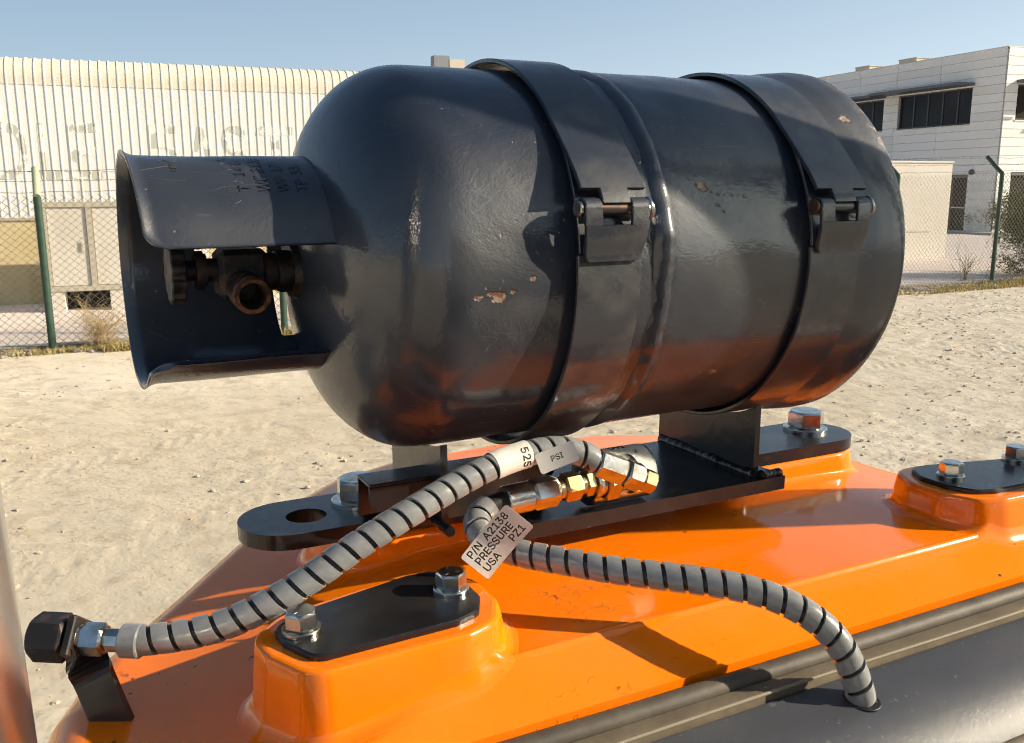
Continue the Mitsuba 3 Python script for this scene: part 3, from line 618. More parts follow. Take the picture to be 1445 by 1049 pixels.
# plates on the pads
def bolt(key, at, af=0.0182, h=0.0112, wr=0.0122, wt=0.003, spin=0.3):
    put(key, place(hexnut(af, h), (at[0], at[1], at[2] + wt), None, spin), "zinc", False)
    mark = cat(*[place(box(-.0008, .0008, af * .2, af * .36, 0, .0004), (at[0], at[1], at[2] + wt + h - .0001), None, k * 2.094) for k in range(3)])
    put(key + "__washer", place(lathe([(0.001, 0), (wr, 0), (wr, wt * .8), (wr * .96, wt), (af * .45, wt)], 40), at), "zinc", 30)
    put(key + "__grade_mark", mark, "zinc", False)
for nm, poly, bs, lab in (("cover_plate", plateL, [(-.2035, -.168), (-.099, -.158)], "rounded black cover plate with two bolts on the near left orange pad"),
                          ("cover_plate_001", plateR, [(2 * XC + .108, -.156), (2 * XC + .2095, -.150)], "black cover plate with two bolts on the right orange pad at the picture edge")):
    up_ = .004 if nm.endswith("1") else 0.0
    lv = [(0.0, -.2157 + up_), (0, -.2125 + up_), (0.0012, -.2113 + up_)]
    put(nm, loft(poly, lv), "plate_paint", 30); tag(nm, lab, "cover plate")
    for k, b in enumerate(bs): bolt(nm + "__bolt" + (f"_{k:03d}" if k else ""), (b[0], b[1], -.2112 + up_), spin=0.2 + 0.4 * k)

# ------------------------------------------------------------------ mounting bracket
BR = "mounting_bracket"
tag(BR, "thick black steel bracket bolted to the counterweight, carrying the gas cylinder on welded posts", "bracket")
ears = sg.LineString([(-.165, .021), (.405, .0185)]).buffer(0.041)
mainp = sg.box(-.03, -.0855, .2685, .066)
plan = ears.union(mainp).buffer(.012).buffer(-.024).buffer(.012).union(sg.box(.20, -.0855, .2685, -.06))
hole = sg.Point(-.152, .018).buffer(.0165)
pm = trimesh.creation.extrude_polygon(plan.difference(hole), .0125, engine="earcut"); pm.apply_translation([0, 0, -.2185])
put(BR + "__plate", pm, "plate_paint", False)
bolt(BR + "__bolt", (.404, .027, -.2058), 0.034, 0.018, 0.0235, .004, 0.62)
bolt(BR + "__bolt_001", (-.103, .030, -.2058), 0.034, 0.018, 0.0235, .004, 0.35)
def saddle(x0, x1, r, w=.073):
    a = np.linspace(math.radians(-120), math.radians(-60), 24)
    Y = np.linspace(-w, w, 30); Z = -np.sqrt(r * r - Y * Y) - 0.0005
    P = [(-w, -.2062)] + list(zip(Y, Z)) + [(w, -.2062)]
    m = trimesh.creation.extrude_polygon(sg.Polygon(P), x1 - x0, engine="earcut"); v = m.vertices
    return tri(np.c_[v[:, 2] + x0, v[:, 0], v[:, 1]], m.faces)
put(BR + "__post", saddle(.241, .247, .1572), "plate_paint", False)
put(BR + "__post_001", saddle(-.063, -.057, .150, .056), "plate_paint", False)
def weld(P0, P1, r=.0045, seed=0, n=90):
    P0, P1 = np.array(P0, float), np.array(P1, float); t = np.linspace(0, 1, n)[:, None]; P = P0 + (P1 - P0) * t
    g = np.random.default_rng(seed); ph = np.cumsum(g.uniform(.5, 1.1, n)); rr = r * (0.9 + 0.04 * np.sin(ph) + 0.10 * np.sin(ph * .23 + 1) + g.normal(0, .03, n)); P = P + g.normal(0, r * .05, P.shape)
    return tube(P, rr, 10)
put(BR + "__weld_bead", weld((.2405, -.078, -.2045), (.2405, .07, -.2045), .0055, 1), "plate_paint", 50)
put(BR + "__weld_bead_001", weld((.246, -.078, -.2045), (.268, -.079, -.2045), .005, 2, 30), "plate_paint", 50)
put(BR + "__weld_bead_002", weld((-.0635, -.075, -.2045), (-.0635, .07, -.2045), .004, 3), "plate_paint", 50)
def ctube():
    x0, x1, y0, y1, z0, z1, t = -.117, .035, -.0435, -.0115, -.2015, -.1675, .003
    parts = [box(x0, x1, y0, y1, z1 - t, z1, .0008), box(x0, x1, y1 - t, y1, z0, z1 - t - .0001)]
    P = sg.Polygon([(x0, z1 - t), (x0, -.1845), (x0 + .006, -.19), (x0 + .05, z0 - .004), (x1, z0 - .004), (x1, z1 - t)])
    m = trimesh.creation.extrude_polygon(P, t, engine="earcut"); v = m.vertices; parts.append(tri(np.c_[v[:, 0], v[:, 2] + y0, v[:, 1]], m.faces[:, ::-1]))
    return cat(*parts)
put(BR + "__square_tube", ctube(), "plate_paint", False)

# ------------------------------------------------------------------ gas cylinder
GC = "gas_cylinder"
tag(GC, "dented black steel gas cylinder lying strapped above the orange counterweight", "gas cylinder")
def dome_profile():
    pts = []
    for a in np.linspace(0, math.pi / 2, 30):
        pts.append((-.072 - .083 * math.sin(math.pi / 2 - a) ** 0.92 if a < math.pi / 2 else -.072, .148 * math.sin(a) ** 0.80 if a > 0 else 0.0))
    return pts
prof = dome_profile() + [(-.05, .1483), (0.0, .1483), (.04, .1484), (.070, .1485), (.0745, .150), (.088, .1506), (.12, .1504), (.19, .1500), (.222, .1503), (.240, .1528), (.258, .1552), (.268, .1562), (.285, .1590), (.303, .1602), (.3135, .1598), (.3165, .158), (.316, .1545), (.300, .147), (.285, .12), (.275, .06), (.272, 0.0)]
def densify(pr_, step):
    out = [pr_[0]]
    for a, b in zip(pr_[:-1], pr_[1:]):
        k = max(1, int(math.hypot(b[0] - a[0], b[1] - a[1]) / step))
        out += [(a[0] + (b[0] - a[0]) * i / k, a[1] + (b[1] - a[1]) * i / k) for i in range(1, k + 1)]
    return out
body = lathe_x(densify(prof, 0.004), 300)
v = body.vertices.copy(); rr = np.hypot(v[:, 1], v[:, 2]); dirn = np.c_[rr * 0, v[:, 1] / np.maximum(rr, 1e-9), v[:, 2] / np.maximum(rr, 1e-9)]
dent = 0.0028 * (meshkit.fbm(v * 13, 3, 21) - 0.5) + 0.0006 * (meshkit.fbm(v * 45, 2, 22) - 0.5)
for (cx_, cy_, cz_, rd, dp) in ((-.05, -.13, .03, .035, .0028), (-.03, -.135, -.06, .03, .0022), (-.075, -.12, -.02, .02, .0014), (.16, -.14, -.02, .03, .0015), (-.03, -.12, .08, .025, .0014)):
    d = np.linalg.norm(v - [cx_, cy_, cz_], axis=1) / rd; dent -= dp * np.exp(-d * d)
v += dirn * (dent * np.clip(rr / .08, 0, 1))[:, None]
put(GC + "__body", tri(v, body.faces), "tank_paint", 40)
# circumferential weld seam, with the overlap lump at the front
ang = np.linspace(0, 2 * np.pi, 361)[:-1]; g = np.random.default_rng(4)
sx = .0765 + .0006 * np.sin(ang * 7) + .0004 * np.sin(ang * 23)
lump = np.exp(-((np.degrees(ang) - 8 + 180) % 360 - 180) ** 2 / 60.0)
cs = [(-.0085, .1478), (-.0055, .1500), (0, .1522), (.005, .1520), (.0085, .1505)]
V = np.array([[(sx[i] + a * (1 + .25 * lump[i]), -(r + .0035 * lump[i] * (abs(a) < .006) + .0004 * math.sin(i * .9) * (abs(a) < .006)) * math.cos(ang[i]), (r + .0035 * lump[i] * (abs(a) < .006)) * math.sin(ang[i])) for a, r in cs] for i in range(360)]).reshape(-1, 3)
put(GC + "__weld_seam", tri(V, grid_faces(360, 5, cu=True)[:, ::-1]), "tank_paint", True)
# shroud round the valve: a rolled sheet, open at the front, with openings at the back
def shroud():
    R, t = .0798, .0032; xs = np.linspace(-.269, -.118, 90); an = np.radians(np.linspace(14, 314, 221))
    Xg, Ag = np.meshgrid(xs, an, indexing="ij")
    flare = np.clip((-.260 - Xg) / .009, 0, 1) ** 2 * .0035
    r = R + flare
    # lips: sheet edges bent
    e0 = np.clip((np.radians(24) - Ag) / np.radians(10), 0, 1); e1 = np.clip((Ag - np.radians(304)) / np.radians(10), 0, 1)
    r = r + 0.0022 * e0 ** 2 + .0015 * e1 ** 2 + 0.0012 * (meshkit.noise(np.stack([Xg * 22, Ag * 2, Xg * 0], -1), 31) - .5)
    # corner at the free end slopes back as in a torn, worn edge
    cut = 0.012                                       # rounded free corners
    q0 = np.clip((np.radians(14) - Ag) * -.08 / cut, 0, 1); q1 = np.clip((np.radians(314) - Ag) * .08 / cut, 0, 1)
    Xs = Xg + np.clip((-.215 - Xg) / .054, 0, 1) * cut * ((1 - np.sqrt(1 - (1 - q0) ** 2)) + (1 - np.sqrt(1 - (1 - q1) ** 2))) + np.clip((-.215 - Xg) / .054, 0, 1) * (.004 * np.clip((np.radians(90) - Ag) / np.radians(76), 0, 1) + .003 * np.clip((Ag - np.radians(250)) / np.radians(60), 0, 1) - .002)
    keep = ~(((np.degrees(Ag) > 158) & (np.degrees(Ag) < 180) & (Xg > -.215) & (Xg < -.160)) | ((np.degrees(Ag) > 185) & (np.degrees(Ag) < 232) & (Xg > -.1565) & (Xg < -.1445)))
    def surf(rad): return np.stack([Xs, -rad * np.cos(Ag), rad * np.sin(Ag)], -1).reshape(-1, 3)
    nu, nv = Xg.shape; f = grid_faces(nu, nv); k = keep.ravel(); f = f[k[f].all(1)]
    o, i = surf(r), surf(r - t); n0 = len(o)
    E = np.sort(np.vstack([f[:, [0, 1]], f[:, [1, 2]], f[:, [2, 0]]]), 1); De = np.vstack([f[:, [0, 1]], f[:, [1, 2]], f[:, [2, 0]]])
    u, inv, cnt = np.unique(E, axis=0, return_inverse=True, return_counts=True); bd = De[cnt[inv.ravel()] == 1]
    rim = np.vstack([np.stack([bd[:, 0], bd[:, 1], bd[:, 1] + n0], 1), np.stack([bd[:, 0], bd[:, 1] + n0, bd[:, 0] + n0], 1)])
    return tri(np.vstack([o, i]), np.vstack([f, f[:, ::-1] + n0, rim]))
put(GC + "__valve_shroud", shroud(), "tank_paint", 40)
labels[GC + "__valve_shroud"] = {"label": "open rolled steel shroud round the valve, with stamped letters"}
put(GC + "__shroud_weld", cat(tube([( -.1235, -.0805 * math.cos(a), .0805 * math.sin(a)) for a in np.radians(np.linspace(12, 95, 60))], .0042, 8), tube([(-.1235, -.0805 * math.cos(a), .0805 * math.sin(a)) for a in np.radians(np.linspace(262, 306, 40))], .0042, 8)), "tank_paint", 60)
# stamped text on the shroud: lines run round the shroud
def on_shroud(s, x, a0, h, flip=1):
    m = text(s, h, .00025, False); vv, ff = trimesh.remesh.subdivide_to_size(m.vertices, m.faces, .003, max_iter=8)
    R = .0806 + vv[:, 2]; a = np.radians(a0) + vv[:, 0] / .08          # text runs up the curve
    X = x - vv[:, 1]
    return tri(np.c_[X, -R * np.cos(a), R * np.sin(a)], ff)
for s_, x_ in (("T   14.0", -.196), ("WC 28.5", -.183), ("WP  17", -.170), ("TP  35", -.157)):
    put(num(GC + "__stamped_text"), on_shroud(s_, x_, 43, .0075), "tank_paint", False)
def stroke(P, r=.0003):
    P = np.array(P); q = spline(np.c_[P, P[:, :1] * 0], 40)[:, :2]
    a = np.radians(q[:, 1]); return tube(np.c_[q[:, 0], -.0799 * np.cos(a), .0799 * np.sin(a)], r, 6)
mark = [[(-.250, 70), (-.252, 62), (-.252, 52), (-.243, 51), (-.237, 53)], [(-.237, 53), (-.234, 56), (-.231, 54), (-.227, 56), (-.226, 62), (-.228, 66)], [(-.250, 68), (-.246, 71), (-.243, 69), (-.238, 72)]]
scrb = [[(-.216, 42), (-.211, 40), (-.208, 36), (-.204, 38)], [(-.213, 46), (-.207, 44), (-.203, 48)], [(-.210, 52), (-.206, 50), (-.204, 55), (-.208, 58)], [(-.210, 62), (-.206, 60), (-.207, 68), (-.211, 66)], [(-.212, 36), (-.208, 33), (-.205, 31)], [(-.211, 72), (-.208, 70), (-.2065, 75)]]
put(GC + "__stamped_emblem", cat(*[stroke(q) for q in mark], on_shroud("UNI", -.2395, 58, .0045)), "dull_paint_mark", 60)
put(GC + "__stamped_script", cat(*[stroke(q) for q in scrb]), "dull_paint_mark", 60)
# valve
VX = (1, 0, 0)
vz = -.004
put(GC + "__valve", cat(place(lathe([(.0, 0), (.017, 0), (.017, .012), (.014, .014), (.014, .045), (.0, .045)], 40), (-.20, 0, vz), VX), place(hexnut(.030, .016), (-.171, 0, vz), VX), box(-.213, -.178, -.016, .016, vz - .018, vz + .018, .004), place(lathe([(0, 0), (.02, 0), (.024, .012), (.024, .03), (0, .03)], 40), (-.160, 0, vz), VX)), "valve_black", 35)
out_prof = [(.0, .004), (.0088, .004), (.0088, .034), (.0096, .0365), (.0122, .0365), (.0132, .034), (.0132, .012), (.0125, .0), (0, 0)]
put(GC + "__valve__outlet", place(lathe(out_prof, 48), (-.197, -.012, vz - .009), (0.0, -1, -.10)), "valve_black", 35)
put(GC + "__valve__outlet_rim", place(lathe([(.0089, .0342), (.0097, .0369), (.0123, .0369), (.0133, .0342), (.0133, .031)], 48), (-.197, -.012, vz - .009), (0.0, -1, -.10)), "rusty_iron", 35)
put(GC + "__valve__stem", cat(place(lathe([(0, 0), (.0085, 0), (.0085, .012), (.012, .012), (.012, .020), (.0075, .02), (.0075, .036), (0, .036)], 32), (-.208, 0, vz + .003), (-1, 0, 0)), place(lathe([(0, 0), (.014, 0), (.014, .006), (0, .006)], 32), (-.222, 0, vz + .003), (-1, 0, 0))), "valve_black", 35)
hw_a = np.linspace(0, 2 * np.pi, 97)[:-1]; hwr = .0225 + .0013 * np.sign(np.sin(hw_a * 12))
hwp = sg.Polygon(np.c_[hwr * np.cos(hw_a), hwr * np.sin(hw_a)])
put(GC + "__valve__handwheel", place(loft(hwp, [(.001, 0), (0, .001), (0, .009), (.001, .01)]), (-.236, 0, vz + .003), (-1, 0, 0)), "valve_black", 35)

# ------------------------------------------------------------------ clamp straps with hinged latch
def band(path, x0, x1, t):
    """path (n,2) of (y,z), outer side to the left of travel; extruded along x."""
    P = np.asarray(path, float); d = np.gradient(P, axis=0); d /= np.linalg.norm(d, axis=1, keepdims=True); nr = np.stack([-d[:, 1], d[:, 0]], 1)
    x0 = np.broadcast_to(x0, len(P)); x1 = np.broadcast_to(x1, len(P)); h = t / 2; b = min(.0007, t * .2)
    sec = [(0, h - b), (b, h), (-b, h), (0, h - b), (0, -h + b), (-b, -h), (b, -h), (0, -h + b)]
    rows = []
    for k, (dx, o) in enumerate(sec):
        xe = (x0 if k in (0, 1, 6, 7) else x1) + dx
        rows.append(np.c_[xe, P + nr * o])
    V = np.stack(rows, 1).reshape(-1, 3); n = len(sec); f = grid_faces(len(P), n, cv=True)
    e = (len(P) - 1) * n; cap = [[0, k, k + 1] for k in range(1, n - 1)] + [[e, e + k + 1, e + k] for k in range(1, n - 1)]
    return tri(V, np.vstack([f, cap]))
def arcp(r, a0, a1, n): a = np.radians(np.linspace(a0, a1, n)); return np.c_[-r * np.cos(a), r * np.sin(a)]
def pol(r, a): return (-r * math.cos(math.radians(a)), r * math.sin(math.radians(a)))
def clamp(key, x0, x1, label, hz, rusty):
    tag(key, label, "clamp strap", "clamp straps holding the gas cylinder")
    ra = .1550; w = x1 - x0; RH = .1635; H = np.array(pol(RH, hz)); t = .0036; m_ = w * .27; rr_ = .0056
    up = np.vstack([arcp(ra, 182, hz + 27, 90), [pol(.1558, hz + 23), pol(.1572, hz + 19), pol(.1594, hz + 15), pol(.1622, hz + 11), pol(.1644, hz + 8), pol(.1660, hz + 5.6), pol(.1668, hz + 4.4)]])
    put(key + "__upper_band", band(up, x0, x1, t), "strap_paint", 35)
    tongue = np.array([pol(.1666, hz + 4.7), pol(.1676, hz + 3.4), pol(.1684, hz + 2.0), pol(.1686, hz + .8)])
    old_ = np.vstack([[pol(.1666, hz + 4.7)], [(H[0] + (rr_ - .0005) * math.cos(q), H[1] + (rr_ - .0005) * math.sin(q)) for q in np.radians(np.linspace(118, 300, 14))]])
    put(key + "__tongue", band(tongue, x0 + m_ + .0006, x1 - m_ - .0006, .0034), "strap_paint", 35)
    put(key + "__hinge_roll", place(lathe([(0, 0), (rr_ - .001, 0), (rr_ - .001, w - 2 * m_ - .003), (0, w - 2 * m_ - .003)], 32), (x0 + m_ + .0015, H[0], H[1]), (1, 0, 0)), "worn_steel" if rusty else "strap_paint", 35)
    put(key + "__lower_band", band(arcp(ra, hz - 11, -122, 90), x0, x1, t), "strap_paint", 35)
    leaf = np.array([pol(.1585, hz - 12.6), pol(.1589, hz - 11.2), pol(.1602, hz - 9.8), pol(.1630, hz - 8), pol(.1652, hz - 6.2), pol(.1668, hz - 4.2), pol(.1679, hz - 2.6)])
    put(key + "__liner", band(arcp(.1553, hz + 19, hz - 10.5, 24), x0 + .0012, x1 - .0012, .003), "strap_paint", 35)
    k7 = np.linspace(0, 1, 7)
    put(key + "__latch_leaf", band(leaf[:6], (x0 + .0055 - .005 * k7 ** .5)[:6], (x1 - .004 + .0035 * k7 ** .5)[:6], .0042), "strap_paint", 35)
    prong = np.vstack([leaf[5:], [(H[0] + rr_ * math.cos(q), H[1] + rr_ * math.sin(q)) for q in np.radians(np.linspace(190, -20, 18))]])
    for k, (q0, q1) in enumerate(((x0 + .0005, x0 + m_), (x1 - m_, x1 - .0005))):
        put(key + "__knuckle" + ("_001" if k else ""), band(prong, q0, q1, .0036), "strap_paint", 35)
    put(key + "__hinge_pin", place(lathe([(0, 0), (.0050, 0), (.0056, .0008), (.0056, .0022), (.0036, .0026), (.0036, w + .005), (.0030, w + .0065), (0, w + .0065)], 32), (x0 - .0026, H[0], H[1]), (1, 0, 0)), "zinc" if rusty else "worn_steel", 35)
    ca = np.linspace(0, 2 * np.pi, 33); ring = np.c_[x1 + .0022 + .0008 * np.sin(ca * 2), H[0] + .0072 * np.cos(ca), H[1] + .0072 * np.sin(ca)]
    put(key + "__split_ring", cat(tube(ring, .0008, 8, False), tube(ring + [.0015, .0004, -.0004], .0008, 8, False)), "zinc", 50)
clamp("clamp_strap", 0.0, .0521, "left black steel clamp strap with rusty hinge tongue, nearer the valve end", 15, True)
clamp("clamp_strap_001", .2128, .2659, "right black steel clamp strap near the foot ring end of the cylinder", 14.5, False)

# ------------------------------------------------------------------ hoses
def hose(key, P, label, s0, s1, pitch=.0132, phase=0.0):
    tag(key, label, "gas hose"); C_ = spline(P, 900); L = np.linalg.norm(np.diff(C_, axis=0), axis=1).sum()
    put(key + "__hose", tube(C_, .0079, 16), "hose_rubber", 60)
    t, N, B = frames(C_); s = np.linspace(0, L, len(C_))
    # flat strip wound round the hose
    a = np.arange(s0, s1, .0004); m = 9; cov = .765; rows = []
    gph = np.random.default_rng(17)
    for k in range(m):
        u = k / (m - 1); ss = np.clip(a + (u - .5) * pitch * cov, 0, L); th = (a / pitch) * 2 * np.pi + phase
        c = np.stack([np.interp(ss, s, C_[:, i]) for i in range(3)], 1); n_ = np.stack([np.interp(ss, s, N[:, i]) for i in range(3)], 1); b_ = np.stack([np.interp(ss, s, B[:, i]) for i in range(3)], 1)
        rad = .0097 + .00012 * math.sin(u * math.pi) + .0001 * np.sin(a * 900)
        rows.append(c + rad[:, None] * (np.cos(th)[:, None] * n_ + np.sin(th)[:, None] * b_) if hasattr(rad, "__len__") else c + rad * (np.cos(th)[:, None] * n_ + np.sin(th)[:, None] * b_))
    for k in (m - 1, 0):
        u = k / (m - 1); ss = np.clip(a + (u - .5) * pitch * cov, 0, L); th = (a / pitch) * 2 * np.pi + phase
        c = np.stack([np.interp(ss, s, C_[:, i]) for i in range(3)], 1); n_ = np.stack([np.interp(ss, s, N[:, i]) for i in range(3)], 1); b_ = np.stack([np.interp(ss, s, B[:, i]) for i in range(3)], 1)
        rows.append(c + .0079 * (np.cos(th)[:, None] * n_ + np.sin(th)[:, None] * b_))
    V = np.stack(rows, 1).reshape(-1, 3)
    put(key + "__spiral_guard", tri(V, grid_faces(len(a), m + 2, cv=True)), "spiral_plastic", 40)
    return C_, t
HA = [(-0.3005, -0.1152, -0.2185), (-0.2858, -0.1215, -0.2182), (-0.2677, -0.1281, -0.2166), (-0.2429, -0.1361, -0.2112), (-0.217, -0.1413, -0.2013), (-0.1899, -0.1442, -0.1881), (-0.161, -0.1441, -0.1733), (-0.1302, -0.1411, -0.1612), (-0.096, -0.1333, -0.1508), (-0.0595, -0.1248, -0.1418), (-.0256, -.1202, -.1362), (.0076, -.1199, -.1359), (.024, -.1236, -.1406), (.036, -.1272, -.1485)]
CA, tA = hose("gas_hose", HA, "grey spiral wrapped hose running from the left bracket up to the cylinder mount", .006, .366, phase=1.0)
HB = [(-.0105, -.0951, -.1776), (-.0252, -.0957, -.1788), (-.0405, -.0962, -.1808), (-.0521, -.1006, -.1857), (-.0575, -.1143, -.1923), (-.0522, -.1318, -.197), (-.038, -.1489, -.2), (-.0173, -.1734, -.2007), (.0003, -.1918, -.202), (.0191, -.2074, -.2034), (.0418, -.2251, -.2048), (.0647, -.242, -.2074), (.0835, -.2559, -.2114), (.1018, -.2705, -.2195), (.1168, -.282, -.2313), (.1261, -.2897, -.2443), (.1329, -.2958, -.2612), (.1377, -.3005, -.2809), (.1395, -.302, -.30)]
CB_, tB = hose("gas_hose_001", HB, "grey spiral wrapped hose arching from the mount down into the dark engine hood", .030, .42, phase=0.0)
# end fittings of hose A, left
dA = np.array([-.86, .48, .035]); dA /= np.linalg.norm(dA); eA = CA[0]
def along(m, o, d, off): return place(m, np.asarray(o) + np.asarray(d) * off, d)
put("gas_hose__cuff", along(lathe([(0, 0), (.0098, 0), (.0106, .001), (.0106, .0115), (.0095, .0125), (0, .0125)], 40), eA, dA, -.010), "spiral_plastic", 35)
put("gas_hose__ferrule", along(lathe([(0, 0), (.0076, 0), (.0076, .009), (.0066, .0105), (0, .0105)], 8), eA, dA, .002), "zinc", False)
put("gas_hose__swivel_nut", along(hexnut(.0178, .0150), eA, dA, .0125), "zinc", False)
# right end of hose A
eR = CA[-1]; dR = np.array(HA[-1]) - np.array(HA[-3]); dR /= np.linalg.norm(dR)
put("gas_hose__braid_end", along(lathe([(0, 0), (.0088, 0), (.0088, .010), (0, .01)], 20), eR, dR, -.010), "hose_rubber", 30)
put("gas_hose__ferrule_001", along(hexnut(.0195, .023, .05), eR, dR, .0), "zinc", False)
put("gas_hose__swivel_nut_001", along(hexnut(.0205, .014), eR, dR, .0245), "zinc", False)
put("gas_hose__end_plug", along(hexnut(.0165, .011), eR, dR, .039), "yellow_zinc", False)
# fittings of hose B, lying along the mount plate
oB = np.array([-.024, -.0957, -.1787]); dB = np.array([.0522 + .024, .004, .0013 + .0005]); dB /= np.linalg.norm(dB)
put("gas_hose_001__ferrule", along(lathe([(0, 0), (.0112, 0), (.012, .001), (.012, .022), (.0108, .023), (0, .023)], 40), oB, dB, -.004), "zinc", 35)
put("gas_hose_001__swivel_nut", along(hexnut(.022, .024), oB, dB, .0195), "zinc", False)
put("gas_hose_001__adapter", cat(along(lathe([(0, 0), (.0085, 0), (.0085, .006), (0, .006)], 32), oB, dB, .043), along(hexnut(.0205, .016), oB, dB, .049), along(lathe([(0, 0), (.0085, 0), (.0085, .004), (0, .004)], 32), oB, dB, .065), along(hexnut(.019, .008), oB, dB, .069)), "yellow_zinc", False)
put("gas_hose_001__bonded_washer", along(lathe([(0, 0), (.0125, 0), (.014, .0015), (.014, .004), (.0115, .0055), (.0125, .008), (0, .008)], 40), oB, dB, .0775), "zinc", 30)
# shut-off valve canister on the plate
SV = "shutoff_valve"
tag(SV, "small shut-off valve with white labelled canister lying on the black mount plate", "valve")
put(SV + "__hex_body", along(hexnut(.031, .014), oB, dB, .086), "yellow_zinc", False)
put(SV + "__elbow", along(lathe([(0, 0), (.013, 0), (.013, .012), (.0165, .013), (.0165, .016), (0, .016)], 40), oB, dB, .100), "orange_paint" if False else "zinc", 30)
cO = np.array([.060, -.070, -.182])
put(SV + "__canister", place(lathe([(0, 0), (.021, 0), (.0225, .0015), (.0225, .0585), (.021, .060), (0, .060)], 64), cO, (1, 0, 0)), "zinc", 30)
def wrap_label(a0, a1, x0, x1, r):
    a = np.radians(np.linspace(a0, a1, 40)); X = np.array([x0, x1]); P = np.array([[(x, -r * math.cos(t), r * math.sin(t)) for x in X] for t in a]).reshape(-1, 3) + [0, cO[1], cO[2]]
    return tri(P, grid_faces(40, 2))
put(SV + "__label", wrap_label(-30, 150, .066, .1165, .0228), "paper", 60)
def on_can(s, x, a0, h):
    m = text(s, h, .0002, True); vv, ff = trimesh.remesh.subdivide_to_size(m.vertices, m.faces, .003, max_iter=8)
    a = np.radians(a0) + vv[:, 1] / .0228; r = .0229 + vv[:, 2]
    return tri(np.c_[x + vv[:, 0], cO[1] - r * np.cos(a), cO[2] + r * np.sin(a)], ff)
put(SV + "__label_text", cat(on_can("OVI", .083, 84, .0062), on_can("R", .1035, 62, .0022)), "ink", False)
put(SV + "__label_text_001", cat(*[on_can("- -- -- -", .083, 74 - 7 * k, .0013) for k in range(4)]), "ink", False)
ca = np.linspace(0, 2 * np.pi, 25); th0 = math.radians(65)
put(SV + "__label_ring", tube([(.1044 + .0024 * math.cos(q), cO[1] - .02295 * math.cos(th0 + .0024 / .0228 * math.sin(q)), cO[2] + .02295 * math.sin(th0 + .0024 / .0228 * math.sin(q))) for q in ca], .00018, 5, False), "ink", 50)
put(SV + "__wire", tube(spline([(.03, -.05, -.172), (.045, -.03, -.190), (.03, -.02, -.203), (-.02, -.055, -.2035), (-.05, -.07, -.2035)], 60), .0022, 8), "hose_rubber", 60)

# paper labels on the hoses
def flag(key, o, ex, ey, w, h, lines, th, bend=0.0):
    ex, ey = np.array(ex, float), np.array(ey, float); ex /= np.linalg.norm(ex); ey -= ex * (ex @ ey); ey /= np.linalg.norm(ey); ez = np.cross(ex, ey)
    P = sg.box(0, 0, w, h).buffer(-.002).buffer(.002); m = trimesh.creation.extrude_polygon(P, .0004, engine="earcut")
    vv, ff = trimesh.remesh.subdivide_to_size(m.vertices, m.faces, .006, max_iter=8); m = tri(vv, ff)
    tx = [];
    for (s_, x_, y_) in lines:
        k = text(s_, th, .0002, True); k.apply_translation([x_, y_, .00041]); vv, ff = trimesh.remesh.subdivide_to_size(k.vertices, k.faces, .006, max_iter=8); tx.append(tri(vv, ff))
    def warp(q): q = q.copy(); q.vertices = q.vertices + np.c_[q.vertices[:, 0] * 0, q.vertices[:, 0] * 0, bend * (q.vertices[:, 0] / w - .5) ** 2 * 4]; return basis(q, o, ex, ey, ez)
    put(key, warp(m), "paper", 40); put(key + "__lettering", warp(cat(*tx)), "ink", False)
R_ = np.array([0.89009, -0.45576, 0.0]); Uc = np.array([0.094, 0.174, 0.980])
def dirim(du, dv): return R_ * du - Uc * dv
vw = lambda P: (np.array(P) - (CAM - [0, 0, A])) / np.linalg.norm(np.array(P) - (CAM - [0, 0, A]))
ob = np.array([-.0605, -.1485, -.2145]); fwd = -.0125
flag("gas_hose_001__part_label", np.array([-.0655, -.1465, -.2135]), dirim(.60, -.80) + [0, -.12, 0], dirim(-.80, -.60) + [0, -.1, .25], .050, .0255,
     [("P/N  A2138", .0035, .0182), ("PRESSURE", .0035, .0108), ("USA", .0035, .0034), ("PZ1", .0315, .0034)], .0054, .003)
labels["gas_hose_001__part_label"] = {"label": "white paper label folded round the hose, printed P/N, PRESSURE and USA"}
def hose_wrap(key, C_, i0, i1, rad, n=28):
    t, N, B = frames(C_); ids = np.arange(i0, i1, 4); a = np.linspace(0, 2 * np.pi, n)
    V = np.array([[C_[i] + rad * (math.cos(q) * N[i] + math.sin(q) * B[i]) for q in a] for i in ids]).reshape(-1, 3)
    put(key, tri(V, grid_faces(len(ids), n)), "paper", 60)
hose_wrap("gas_hose__paper_sleeve", CA, 672, 752, .0104)
pA = CA[700]
flag("gas_hose__part_label", np.array([-.0155, -.1335, -.1485]), dirim(.93, -.36), dirim(-.36, -.93), .030, .0155, [("PSI", .010, .006)], .0042, .001)
def on_sleeve(s_, i, h):
    m = text(s_, h, .0002, True); d = CA[i + 20] - CA[i]; d /= np.linalg.norm(d); c = CA[i]; v_ = -vw(c); up = np.cross(v_, d); up /= np.linalg.norm(up); v_ = np.cross(d, up)
    vv, ff = trimesh.remesh.subdivide_to_size(m.vertices, m.faces, .002, max_iter=8); r = .01045 + vv[:, 2]
    a = (vv[:, 0] - .006) / .0104; q = c + d * vv[:, 1:2] * 1.0 + (r * np.cos(a))[:, None] * v_ - (r * np.sin(a))[:, None] * up
    return tri(q, ff)
put("gas_hose__sleeve_text", on_sleeve("525", 725, .0062), "ink", False)

